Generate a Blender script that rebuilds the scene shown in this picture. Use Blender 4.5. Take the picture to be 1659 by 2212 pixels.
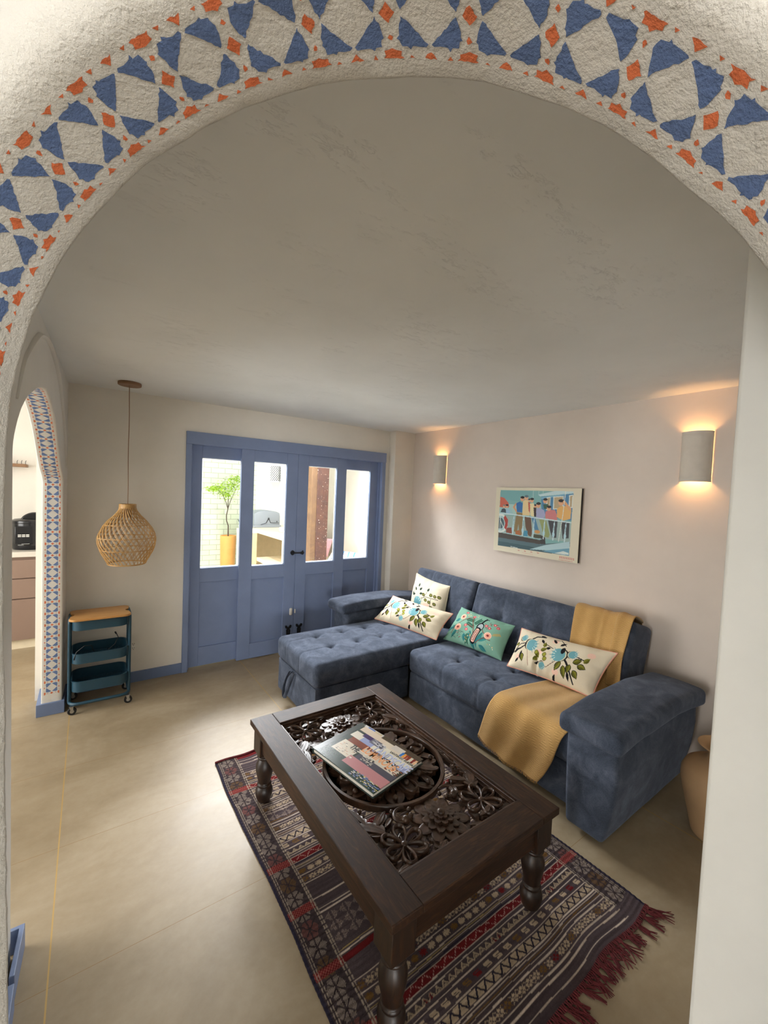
import bpy, bmesh, math, random
import numpy as np
from mathutils import Vector, Matrix, noise as mnoise
PI = math.pi
R = math.radians
random.seed(7)
rng = np.random.default_rng(7)
scn = bpy.context.scene
for o in list(bpy.data.objects):
    bpy.data.objects.remove(o, do_unlink=True)
col = scn.collection

# ------------------------------------------------------------------ camera
cam_d = bpy.data.cameras.new('camera')
cam = bpy.data.objects.new('camera', cam_d)
col.objects.link(cam)
yaw, pitch_, roll_ = 0.6209, 0.04245, 0.04245
fw = Vector((math.sin(yaw)*math.cos(pitch_), math.cos(yaw)*math.cos(pitch_), -math.sin(pitch_)))
rt = Vector((math.cos(yaw), -math.sin(yaw), 0))
up = rt.cross(fw)
rt2 = math.cos(roll_)*rt + math.sin(roll_)*up
up2 = -math.sin(roll_)*rt + math.cos(roll_)*up
m = Matrix((rt2, up2, -fw)).transposed().to_4x4()
m.translation = Vector((0, 0, 1.6))
cam.matrix_world = m
cam_d.sensor_fit = 'VERTICAL'
cam_d.sensor_height = 24.0
cam_d.lens = 895.14/2212*24.0
cam_d.clip_start = 0.02
cam_d.clip_end = 100
scn.camera = cam

# ------------------------------------------------------------------ light and exposure
scn.view_settings.view_transform = 'Standard'
scn.view_settings.look = 'None'
scn.view_settings.gamma = 1
scn.view_settings.exposure = 0.5
w = bpy.data.worlds.new('sky'); scn.world = w; w.use_nodes = True
bg = w.node_tree.nodes['Background']
bg.inputs[0].default_value = (0.86, 0.93, 1.0, 1)
bg.inputs[1].default_value = .6

def lamp(name, kind, loc, energy, color=(1, 1, 1), target=None, size=1, size_y=None, angle=None):
    d = bpy.data.lights.new(name, kind); d.energy = energy; d.color = color
    if kind == 'AREA':
        d.shape = 'RECTANGLE'; d.size = size; d.size_y = size_y or size
    if kind == 'POINT': d.shadow_soft_size = size
    if kind == 'SUN': d.angle = angle or 0.01
    o = bpy.data.objects.new(name, d); col.objects.link(o); o.location = loc
    if target is not None:
        o.rotation_euler = (Vector(target)-Vector(loc)).to_track_quat('-Z', 'Y').to_euler()
    return o
lamp('sun', 'SUN', (0, 0, 9), 1.9, (1, .95, .86), target=(0+.45, .62, 9-1.05), angle=.012)
lamp('kitchen_assumed_light', 'AREA', (-3.1, 3.2, 1.5), 84, (1, .985, .96), target=(0, 2.95, 1.35), size=2.2, size_y=1.7)  # no window modelled here: added lamp for daylight assumed from the kitchen
lamp('hall_rear_fill', 'AREA', (-2.5, -7.1, 1.05), 205, (.98, .99, 1), target=(.9, 2.2, 1.5), size=2.4, size_y=1.3)  # added fill lamp brightening the back wall and door fronts through the arch
lamp('hall_assumed_light', 'AREA', (-3.9, .05, 1.25), 185, (.98, .99, 1), target=(.6, .25, 1.7), size=1.7, size_y=1.5)  # added lamp in the closed hall, for daylight assumed from the left
lamp('patio_door_fill', 'AREA', (1.7, 5.3, 2.75), 470, (.96, .98, 1), target=(1.6, 3.0, .9), size=2.4, size_y=1.0)  # added lamp above the view, pushing extra daylight in through the door panes

# ------------------------------------------------------------------ material helpers
def lin(c):
    if isinstance(c, str):
        c = tuple(int(c[i:i+2], 16)/255 for i in (0, 2, 4))
    return tuple((x/12.92 if x <= .04045 else ((x+.055)/1.055)**2.4) for x in c[:3]) + (1,)
class NT:
    def __init__(s, name):
        s.m = bpy.data.materials.new(name); s.m.use_nodes = True
        s.t = s.m.node_tree; s.n = s.t.nodes; s.l = s.t.links
        s.b = s.n['Principled BSDF']
    def add(s, ty, **kw):
        n = s.n.new(ty)
        for k, v in kw.items():
            if k.startswith('i_'):
                key = k[2:]
                key = int(key) if key.isdigit() else key.replace('_', ' ')
                n.inputs[key].default_value = v
            else: setattr(n, k, v)
        return n
    def link(s, a, b): s.l.new(a, b)
    def coord(s, kind='Object', scale=None):
        c = s.add('ShaderNodeTexCoord').outputs[kind]
        if scale is not None:
            mp = s.add('ShaderNodeMapping'); mp.inputs['Scale'].default_value = scale
            s.link(c, mp.inputs['Vector']); c = mp.outputs[0]
        return c
    def noise(s, vec, scale, detail=4, rough=.6, dist=0):
        n = s.add('ShaderNodeTexNoise'); n.inputs['Scale'].default_value = scale
        n.inputs['Detail'].default_value = detail; n.inputs['Roughness'].default_value = rough
        n.inputs['Distortion'].default_value = dist
        s.link(vec, n.inputs['Vector']); return n.outputs['Fac']
    def ramp(s, fac, stops, interp='LINEAR'):
        r = s.add('ShaderNodeValToRGB'); cr = r.color_ramp; cr.interpolation = interp
        while len(cr.elements) < len(stops): cr.elements.new(.5)
        for e, (p, c) in zip(cr.elements, stops):
            e.position = p; e.color = c if len(c) == 4 else (*c, 1)
        s.link(fac, r.inputs[0]); return r.outputs[0]
    def math(s, op, a, b=None, c=None):
        n = s.add('ShaderNodeMath', operation=op)
        for i, x in enumerate((a, b, c)):
            if x is None: continue
            if hasattr(x, 'links'): s.link(x, n.inputs[i])
            else: n.inputs[i].default_value = x
        return n.outputs[0]
    def mix(s, fac, a, b, mode='MIX'):
        n = s.add('ShaderNodeMix', data_type='RGBA', blend_type=mode)
        for i, x in ((0, fac), (6, a), (7, b)):
            if hasattr(x, 'links'): s.link(x, n.inputs[i])
            else: n.inputs[i].default_value = x
        return n.outputs[2]
    def bump(s, h, strength=.3, dist=.01, normal=None):
        n = s.add('ShaderNodeBump'); n.inputs['Strength'].default_value = strength
        n.inputs['Distance'].default_value = dist; s.link(h, n.inputs['Height'])
        if normal is not None: s.link(normal, n.inputs['Normal'])
        s.link(n.outputs[0], s.b.inputs['Normal']); return n.outputs[0]
    def base(s, c):
        if hasattr(c, 'links'): s.link(c, s.b.inputs['Base Color'])
        else: s.b.inputs['Base Color'].default_value = c
    def set(s, rough=.5, metal=0, spec=.5, **kw):
        s.b.inputs['Roughness'].default_value = rough; s.b.inputs['Metallic'].default_value = metal
        s.b.inputs['Specular IOR Level'].default_value = spec
        for k, v in kw.items(): s.b.inputs[k.replace('_', ' ')].default_value = v
        return s.m
def simple(name, c, rough=.5, metal=0, var=.08, nscale=12, bump=0, bscale=60, spec=.5, **kw):
    t = NT(name); v = t.coord('Object'); n = t.noise(v, nscale)
    L = lin(c); lo = tuple(x*(1-var) for x in L[:3])+(1,); hi = tuple(min(1, x*(1+var)) for x in L[:3])+(1,)
    t.base(t.ramp(n, [(.3, lo), (.7, hi)]))
    if bump: t.bump(t.noise(v, bscale, 3), bump, .004)
    return t.set(rough, metal, spec, **kw)
def plaster(name, c, b1=.5, b2=.3, s1=90, s2=14, d1=.004, d2=.012, var=.035, rough=.85):
    t = NT(name); g = t.add('ShaderNodeNewGeometry').outputs['Position']
    L = lin(c); n = t.noise(g, 3.2, 5)
    t.base(t.ramp(n, [(.3, tuple(x*(1-var) for x in L[:3])+(1,)), (.7, tuple(min(1, x*(1+var)) for x in L[:3])+(1,))]))
    b = t.bump(t.noise(g, s2, 3), b2, d2)
    vor = t.noise(g, s1, 4, .65)
    t.bump(vor, b1, d1, b)
    return t.set(rough, 0, .25)
M = {}
M['wall'] = plaster('painted_wall', 'e9e4da', .12, .14, 60, 6, .003, .01)
M['arch'] = plaster('rough_plaster', 'd3d0c9', .65, .35, 260, 45, .0035, .009, .04)
M['arch_blue'] = plaster('blue_stencil_paint', '6176a0', .65, .35, 260, 45, .0035, .009, .12)
M['arch_orange'] = plaster('orange_stencil_paint', 'd8754c', .65, .35, 260, 45, .0035, .009, .1)
M['side_wall'] = plaster('smooth_plaster', 'e2dfd8', .25, .25, 80, 9, .003, .01)
M['sten_blue'] = plaster('blue_stencil_paint_smooth', '6b82b0', .1, .1)
M['sten_orange'] = plaster('orange_stencil_paint_smooth', 'd97a55', .1, .1)
M['pink_wall'] = plaster('warm_painted_wall', 'd6cabf', .12, .16, 60, 6, .003, .01)
# ceiling with trowel scars
t = NT('troweled_ceiling'); g = t.add('ShaderNodeNewGeometry').outputs['Position']
L = lin('eff0ee'); n = t.noise(g, 1.6, 4)
t.base(t.ramp(n, [(.3, tuple(x*.96 for x in L[:3])+(1,)), (.7, tuple(x*1.04 for x in L[:3])+(1,))]))
mp = t.add('ShaderNodeMapping'); mp.inputs['Scale'].default_value = (.75, 1.9, 1); mp.inputs['Rotation'].default_value = (0, 0, .45); t.link(g, mp.inputs[0])
mask = t.ramp(t.noise(mp.outputs[0], 2.2, 6, .75), [(.53, (0, 0, 0)), (.64, (1, 1, 1))])
fine = t.ramp(t.noise(mp.outputs[0], 48, 6, .75, .8), [(.48, (0, 0, 0)), (.5, (1, 1, 1)), (.52, (0, 0, 0))])
sparse = t.ramp(t.noise(mp.outputs[0], 19, 3, .6), [(.5, (0, 0, 0)), (.58, (1, 1, 1))])
b = t.bump(t.noise(g, 5, 3), .14, .012)
t.bump(t.math('MULTIPLY', sparse, t.math('MULTIPLY', mask, fine)), .52, .0055, b)
M['ceiling'] = t.set(.9, 0, .2)
# floor tiles
t = NT('stone_floor_tiles'); g = t.add('ShaderNodeNewGeometry').outputs['Position']
sp = t.add('ShaderNodeSeparateXYZ'); t.link(g, sp.inputs[0])
TX, TY = 1.25, .6175
ax = t.math('DIVIDE', t.math('ADD', sp.outputs[0], .09+TX*8), TX)
ay = t.math('DIVIDE', t.math('ADD', sp.outputs[1], -1.587+TY*16), TY)
fx, fy = t.math('FRACT', ax), t.math('FRACT', ay)
def edge(f, size):
    a = t.math('MINIMUM', f, t.math('SUBTRACT', 1.0, f)); return t.math('MULTIPLY', a, size)
wob = t.math('MULTIPLY', t.math('SUBTRACT', t.noise(g, 40, 2), .5), .0012)
dx = t.math('ADD', edge(fx, TX), wob); dy = t.math('ADD', edge(fy, TY), wob)
gx = t.math('LESS_THAN', dx, .0023); gy = t.math('LESS_THAN', dy, .0011)
tid = t.math('ADD', t.math('FLOOR', ax), t.math('MULTIPLY', t.math('FLOOR', ay), 7.31))
wn = t.add('ShaderNodeTexWhiteNoise', noise_dimensions='1D'); t.link(tid, wn.inputs['W'])
mp = t.add('ShaderNodeMapping'); mp.inputs['Scale'].default_value = (.8, 1.5, 1); t.link(g, mp.inputs[0])
n1 = t.noise(mp.outputs[0], 2.4, 6, .62, .5); n2 = t.noise(g, 22, 5, .7)
c1 = t.ramp(n1, [(.28, lin('8c7b61')), (.5, lin('9c8b70')), (.72, lin('ab9c83'))])
c2 = t.mix(.1, c1, t.ramp(n2, [(.3, lin('8e7c62')), (.7, lin('cfc3ad'))]))
c3 = t.mix(t.math('MULTIPLY', wn.outputs[0], .14), c2, lin('98835f'))
sped = t.math('GREATER_THAN', t.noise(g, 75, 2, .5), .80)
c3 = t.mix(t.math('MULTIPLY', sped, .5), c3, lin('6d5a42'))
c4 = t.mix(gy, c3, lin('8d7048')); c5 = t.mix(gx, c4, lin('b8975a'))
t.base(c5)
t.bump(t.math('SUBTRACT', n2, t.math('MULTIPLY', t.math('MAXIMUM', gx, gy), 1.0)), .12, .002)
rr = t.ramp(n1, [(.3, (.38, .38, .38)), (.7, (.5, .5, .5))]); t.link(rr, t.b.inputs['Roughness'])
M['floor'] = t.set(.42, 0, .4); t.link(rr, t.b.inputs['Roughness'])
M['blue'] = simple('blue_door_paint', '7f8fb2', .5, 0, .05, 5, .12, 120)
M['blue_dark'] = simple('blue_baseboard_paint', '6f80a3', .5, 0, .06, 6, .1)
# suede
t = NT('blue_suede'); v = t.coord('Object'); g = t.add('ShaderNodeNewGeometry').outputs['Position']
n1 = t.noise(g, 9, 6, .68, .5); n2 = t.noise(g, 230, 2)
c = t.ramp(n1, [(.28, lin('2f3541')), (.45, lin('3d4553')), (.58, lin('4f5766')), (.74, lin('676e7f'))])
t.base(t.mix(.18, c, t.ramp(n2, [(.3, lin('2a3040')), (.7, lin('777f90'))])))
t.bump(n2, .25, .002)
M['suede'] = t.set(.95, 0, .15, Sheen_Weight=.35, Sheen_Roughness=.4, Sheen_Tint=lin('9aa2b4'))
# dark wood
def wood(name, cs, scale, rough, bump=.25, axis=(1, 1, 1), spec=.5):
    t = NT(name); v = t.coord('Object', axis)
    n = t.noise(v, scale, 6, .65, 1.2); n2 = t.noise(v, scale*.35, 3, .5, .4)
    c = t.ramp(n, [(.25, lin(cs[0])), (.5, lin(cs[1])), (.75, lin(cs[2]))])
    t.base(t.mix(t.ramp(n2, [(.35, (0, 0, 0)), (.75, (.75, .75, .75))]), c, lin(cs[0])))
    t.bump(n, bump, .002); return t.set(rough, 0, spec)
M['wood_y'] = wood('dark_stained_wood', ('1e120a', '352115', '5a3a20'), 11, .5, .3, (8, .9, 8), .3)
M['wood_x'] = wood('dark_stained_wood_cross', ('1e120a', '352115', '5a3a20'), 11, .5, .3, (.9, 8, 8), .3)
M['wood_z'] = wood('dark_stained_wood_turned', ('190f0a', '271910', '46290f'), 9, .42, .2, (6, 6, 1))
M['carved'] = wood('lacquered_carved_wood', ('2a1b13', '443023', '624634'), 14, .3, .12, (2, 2, 2))
M['bamboo'] = wood('bamboo_board', ('b98548', 'c89557', 'd3a468'), 6, .4, .05, (1, 9, 9))
M['teal'] = simple('petrol_blue_powder_coat', '1f4558', .4, 0, .04, 6)
M['rubber'] = simple('black_rubber', '16171a', .55)
M['chrome'] = simple('zinc_plated_steel', 'b9bcc0', .28, 1, .04)
M['black'] = simple('black_plastic', '15171b', .22, 0, .1)
M['iron'] = simple('black_wrought_iron', '15161c', .5, 0, .2, 20, .3)
M['white_plastic'] = simple('white_plastic', 'e4e0d6', .35, 0, .02)
M['offwhite'] = simple('offwhite_canvas_edge', 'e3dcc6', .7)
M['rattan'] = wood('woven_rattan', ('a5793f', 'c69c5f', 'dcb97d'), 30, .5, .1)
M['rose_wood'] = wood('brown_wood', ('7a5a40', '8e6b4d', '9c7a5a'), 12, .5, .05)
M['cord'] = simple('brown_cord', '8a6a50', .7)
M['clay'] = simple('white_clay', 'cfc7bb', .8, 0, .04, 20, .25, 60)
M['terracotta'] = simple('pale_terracotta', 'b9966e', .7, 0, .07, 6, .15, 40)
M['glaze'] = simple('amber_painted_pot', 'e0a75c', .6, 0, .04)
M['cream'] = simple('cream_plaster', 'e6d9bd', .8, 0, .05)
M['tan'] = simple('tan_plaster', 'cbb48b', .85, 0, .06)
M['white_out'] = simple('white_outdoor_paint', 'f0f0ea', .8, 0, .02)
M['leaf'] = simple('lime_green_leaf', 'a4c832', .5, 0, .45, 9, Subsurface_Weight=.0)
M['bark'] = simple('grey_brown_bark', '5c5044', .9, 0, .2, 30)
M['bbq'] = simple('grey_vinyl_cover', '8b939a', .6, 0, .05, 6)
M['bbq_dark'] = simple('dark_grey_plastic', '2d3136', .5)
M['drawer'] = simple('taupe_matt_laminate', '8b7466', .45, 0, .03, 4)
M['counter'] = plaster('pale_marble_counter', 'd8d2c6', .02, .02, 30, 5, .001, .001, .06, .25)
M['bulb'] = NT('warm_bulb').m
_b = M['bulb'].node_tree.nodes['Principled BSDF']
_b.inputs['Emission Color'].default_value = (1, .5, .18, 1); _b.inputs['Emission Strength'].default_value = 14
M['dispr'] = simple('white_printed_key', 'd9d9d3', .5)
# weave blanket
t = NT('mustard_woven_cotton'); uv = t.add('ShaderNodeUVMap').outputs[0]
sp = t.add('ShaderNodeSeparateXYZ'); t.link(uv, sp.inputs[0])
a = t.math('SINE', t.math('MULTIPLY', sp.outputs[0], 2*PI/.0085)); b_ = t.math('SINE', t.math('MULTIPLY', sp.outputs[1], 2*PI/.0085))
wv = t.math('MULTIPLY', a, b_)
du = t.math('PINGPONG', sp.outputs[0], .07); dv = t.math('PINGPONG', sp.outputs[1], .07)
msk = t.math('GREATER_THAN', t.math('SINE', t.math('MULTIPLY', t.math('ADD', du, dv), 2*PI/.045)), -.1)
ribs = t.math('SINE', t.math('MULTIPLY', sp.outputs[1], 2*PI/.0095))
hh = t.mix(msk, ribs, wv)
t.base(t.mix(t.math('MULTIPLY', t.math('ADD', hh, 1), .24), t.ramp(t.noise(uv, 9), [(.3, lin('c69d62')), (.7, lin('cfa86c'))]), lin('8f6a38')))
t.bump(hh, .35, .0018)
M['mustard'] = t.set(.95, 0, .1, Sheen_Weight=.2)
def colmat(name, rough=.6, bscale=300, bump=.1, spec=.3):
    t = NT(name); a = t.add('ShaderNodeAttribute', attribute_name='Col')
    n = t.noise(t.coord('Object'), bscale, 2)
    t.base(t.mix(.06, a.outputs[0], t.ramp(n, [(.3, (0, 0, 0)), (.7, (1, 1, 1))]), 'SOFT_LIGHT'))
    t.bump(n, bump, .002); return t.set(rough, 0, spec)
M['rug'] = colmat('kilim_wool', .95, 500, .6, .1)
M['linen'] = colmat('embroidered_linen', .9, 350, .35, .15)
M['print'] = colmat('printed_paper', .45, 300, .02, .4)
M['cover'] = colmat('glossy_book_cover', .25, 300, .01, .5)
M['pink_pipe'] = simple('pink_piping', 'd99a84', .8)
M['cream_pipe'] = simple('cream_piping', 'dcd0b4', .85)
M['fringe'] = simple('dark_red_wool', '5c1d20', .95, 0, .3, 60)
# glass: clear with a faint reflection
t = NT('window_glass'); out = t.n['Material Output']
tr = t.add('ShaderNodeBsdfTransparent'); gl = t.add('ShaderNodeBsdfGlossy'); gl.inputs['Roughness'].default_value = .02
fr = t.add('ShaderNodeFresnel'); fr.inputs[0].default_value = 1.3
mx = t.add('ShaderNodeMixShader'); t.link(fr.outputs[0], mx.inputs[0]); t.link(tr.outputs[0], mx.inputs[1]); t.link(gl.outputs[0], mx.inputs[2])
t.link(mx.outputs[0], out.inputs[0]); M['glass'] = t.m
# painted brick
t = NT('white_painted_brick'); g = t.add('ShaderNodeNewGeometry').outputs['Position']
sp = t.add('ShaderNodeSeparateXYZ'); t.link(g, sp.inputs[0]); cb = t.add('ShaderNodeCombineXYZ')
t.link(sp.outputs[0], cb.inputs[0]); t.link(sp.outputs[2], cb.inputs[1])
br = t.add('ShaderNodeTexBrick'); br.inputs['Scale'].default_value = 1; br.inputs['Brick Width'].default_value = .27; br.inputs['Row Height'].default_value = .105
br.inputs['Mortar Size'].default_value = .007; br.inputs['Mortar Smooth'].default_value = .3
for k, c in (('Color1', 'd8e0cb'), ('Color2', 'cfd9c0'), ('Mortar', 'a9b296')): br.inputs[k].default_value = lin(c)
t.link(cb.outputs[0], br.inputs['Vector']); t.base(br.outputs[0])
t.bump(br.outputs['Fac'], -.6, .01); M['brick'] = t.set(.8)

# ------------------------------------------------------------------ mesh helpers
class MB:
    def __init__(s): s.v = []; s.f = []; s.mi = []
    def mesh(s, verts, faces, mi=0):
        b = len(s.v); s.v += [tuple(p) for p in verts]
        s.f += [tuple(b+i for i in f) for f in faces]; s.mi += [mi]*len(faces); return s
    def box(s, x0, x1, y0, y1, z0, z1, mi=0):
        v = [(x, y, z) for x in (x0, x1) for y in (y0, y1) for z in (z0, z1)]
        return s.mesh(v, [(0, 1, 3, 2), (4, 6, 7, 5), (0, 4, 5, 1), (2, 3, 7, 6), (0, 2, 6, 4), (1, 5, 7, 3)], mi)
    def tube(s, pts, r, n=8, mi=0, closed=False, flat=1.0, cap=True):
        pts = [Vector(p) for p in pts]; N = len(pts)
        rs = r if hasattr(r, '__len__') else [r]*N
        V = []; prev = None
        for i, p in enumerate(pts):
            if closed: d = pts[(i+1) % N]-pts[i-1]
            else: d = pts[min(i+1, N-1)]-pts[max(i-1, 0)]
            if d.length < 1e-9: d = Vector((0, 0, 1))
            d.normalize()
            if prev is None:
                a = Vector((0, 0, 1)) if abs(d.z) < .9 else Vector((1, 0, 0))
            else: a = prev
            u = (a-d*a.dot(d)).normalized(); prev = u; q = d.cross(u)
            for k in range(n):
                t_ = 2*PI*k/n; V.append(p+u*(math.cos(t_)*rs[i]*flat)+q*(math.sin(t_)*rs[i]))
        F = []
        for i in range(N if closed else N-1):
            for k in range(n):
                a, b = i*n+k, i*n+(k+1) % n; c, d_ = ((i+1) % N)*n+(k+1) % n, ((i+1) % N)*n+k
                F.append((a, b, c, d_))
        if cap and not closed:
            F.append(tuple(range(n))[::-1]); F.append(tuple((N-1)*n+k for k in range(n)))
        return s.mesh(V, F, mi)
    def lathe(s, prof, c=(0, 0, 0), n=32, mi=0, a0=0, a1=2*PI, axis='z', cap=True):
        full = abs(a1-a0-2*PI) < 1e-6; k = n if full else n+1; V = []
        for (r, z) in prof:
            for i in range(k):
                t_ = a0+(a1-a0)*i/n
                p = (r*math.cos(t_), r*math.sin(t_), z)
                if axis == 'y': p = (p[0], p[2], p[1])
                if axis == 'x': p = (p[2], p[0], p[1])
                V.append((c[0]+p[0], c[1]+p[1], c[2]+p[2]))
        F = []
        for j in range(len(prof)-1):
            for i in range(n if full else n):
                a, b = j*k+i, j*k+((i+1) % k if full else i+1)
                F.append((a, b, b+k, a+k))
        if cap and full:
            F.append(tuple(range(k))[::-1]); F.append(tuple((len(prof)-1)*k+i for i in range(k)))
        return s.mesh(V, F, mi)
    def grid(s, P, mi=0, wrap=False):
        P = np.asarray(P); a, b = P.shape[:2]; V = P.reshape(-1, 3)
        F = [(i*b+j, i*b+j+1, (i+1)*b+j+1, (i+1)*b+j) for i in range(a-1) for j in range(b-1)]
        if wrap: F += [(i*b+b-1, i*b, (i+1)*b, (i+1)*b+b-1) for i in range(a-1)]
        return s.mesh(V, F, mi)
    def prism(s, poly, z0, z1, mi=0, axis='z'):
        n = len(poly)
        def q(p, z): return (p[0], p[1], z) if axis == 'z' else ((p[0], z, p[1]) if axis == 'y' else (z, p[0], p[1]))
        V = [q(p, z0) for p in poly]+[q(p, z1) for p in poly]
        F = [tuple(range(n))[::-1], tuple(range(n, 2*n))]+[(i, (i+1) % n, n+(i+1) % n, n+i) for i in range(n)]
        return s.mesh(V, F, mi)
    def sphere(s, c, r, n=12, mi=0, sc=(1, 1, 1)):
        prof = [(math.sin(PI*i/n)*r, -math.cos(PI*i/n)*r) for i in range(n+1)]
        b = len(s.v); s.lathe(prof, (0, 0, 0), max(8, n), mi, cap=False)
        for i in range(b, len(s.v)):
            p = s.v[i]; s.v[i] = (c[0]+p[0]*sc[0], c[1]+p[1]*sc[1], c[2]+p[2]*sc[2])
        return s
    def build(s, name, mats, parent=None, smooth=True, bevel=0, angle=40, fixn=True, merge=0, loc=None):
        me = bpy.data.meshes.new(name); me.from_pydata(s.v, [], s.f)
        mats = mats if isinstance(mats, (list, tuple)) else [mats]
        for x in mats: me.materials.append(x)
        if len(mats) > 1: me.polygons.foreach_set('material_index', s.mi)
        if fixn or merge:
            bm = bmesh.new(); bm.from_mesh(me)
            if merge: bmesh.ops.remove_doubles(bm, verts=bm.verts, dist=merge)
            if fixn: bmesh.ops.recalc_face_normals(bm, faces=bm.faces)
            bm.to_mesh(me); bm.free()
        o = bpy.data.objects.new(name, me); col.objects.link(o)
        if loc is not None:
            me.transform(Matrix.Translation(-Vector(loc))); o.location = loc
        if smooth:
            me.polygons.foreach_set('use_smooth', [True]*len(me.polygons))
            if angle: me.set_sharp_from_angle(angle=R(angle))
        if bevel:
            b = o.modifiers.new('bevel', 'BEVEL'); b.width = bevel; b.segments = 2; b.limit_method = 'ANGLE'; b.angle_limit = R(35)
        if parent is not None:
            o.parent = parent
            if parent.type == 'EMPTY': o.matrix_parent_inverse = PINV(parent)
            else: o.matrix_parent_inverse = PINV(parent)
        return o
def PINV(p):
    mw = Matrix.Identity(4); q = p
    chain = []
    while q: chain.append(q); q = q.parent
    for q in reversed(chain):
        mw = mw @ q.matrix_parent_inverse @ Matrix.LocRotScale(q.location, q.rotation_euler, q.scale) if q.parent else mw @ Matrix.LocRotScale(q.location, q.rotation_euler, q.scale)
    return mw.inverted()
def tag(o, label=None, cat=None, group=None, kind=None):
    if label: o['label'] = label
    if cat: o['category'] = cat
    if group: o['group'] = group
    if kind: o['kind'] = kind
    return o
def thing(name, label, cat, loc=(0, 0, 0), group=None):
    o = bpy.data.objects.new(name, None); col.objects.link(o); o.location = loc; o.empty_display_size = .1
    return tag(o, label, cat, group)
def copy_tree(o, parent=None):
    c = o.copy(); col.objects.link(c)
    if parent: c.parent = parent
    for ch in list(o.children): copy_tree(ch, c)
    return c
def st(o, label, cat='wall'): return tag(o, label, cat, kind='structure')

def soft_box(x0, x1, y0, y1, z0, z1, r, step=.012, fn=None):
    """closed rounded box on an even grid; fn(P, n) moves the points"""
    c0 = np.array([x0, y0, z0]); c1 = np.array([x1, y1, z1]); S = c1-c0
    nn = np.maximum(2, np.ceil(S/step).astype(int)); Vs = []; F = []; base = 0
    for a in range(3):
        b, c = [(1, 2), (2, 0), (0, 1)][a]
        for side in (0, 1):
            u = np.linspace(0, 1, nn[b]+1); v = np.linspace(0, 1, nn[c]+1)
            U, V = np.meshgrid(u, v, indexing='ij'); P = np.zeros(U.shape+(3,))
            P[..., a] = c1[a] if side else c0[a]; P[..., b] = c0[b]+U*S[b]; P[..., c] = c0[c]+V*S[c]
            h, w_ = U.shape; idx = np.arange(h*w_).reshape(h, w_)+base
            q = np.stack([idx[:-1, :-1], idx[1:, :-1], idx[1:, 1:], idx[:-1, 1:]], -1).reshape(-1, 4)
            if not side: q = q[:, ::-1]
            F.append(q); Vs.append(P.reshape(-1, 3)); base += h*w_
    P = np.concatenate(Vs)
    rr = np.minimum(r, S/2-1e-5); Q = np.clip(P, c0+rr, c1-rr); D = P-Q
    # even the rounding: push onto sphere
    L = np.linalg.norm(D/rr, axis=1, keepdims=True); L[L == 0] = 1
    Dn = D/rr/L; P = Q+Dn*rr
    if fn is not None: P = fn(P, Dn)
    mb = MB(); mb.mesh(P.tolist(), np.concatenate(F).tolist()); return mb

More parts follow.
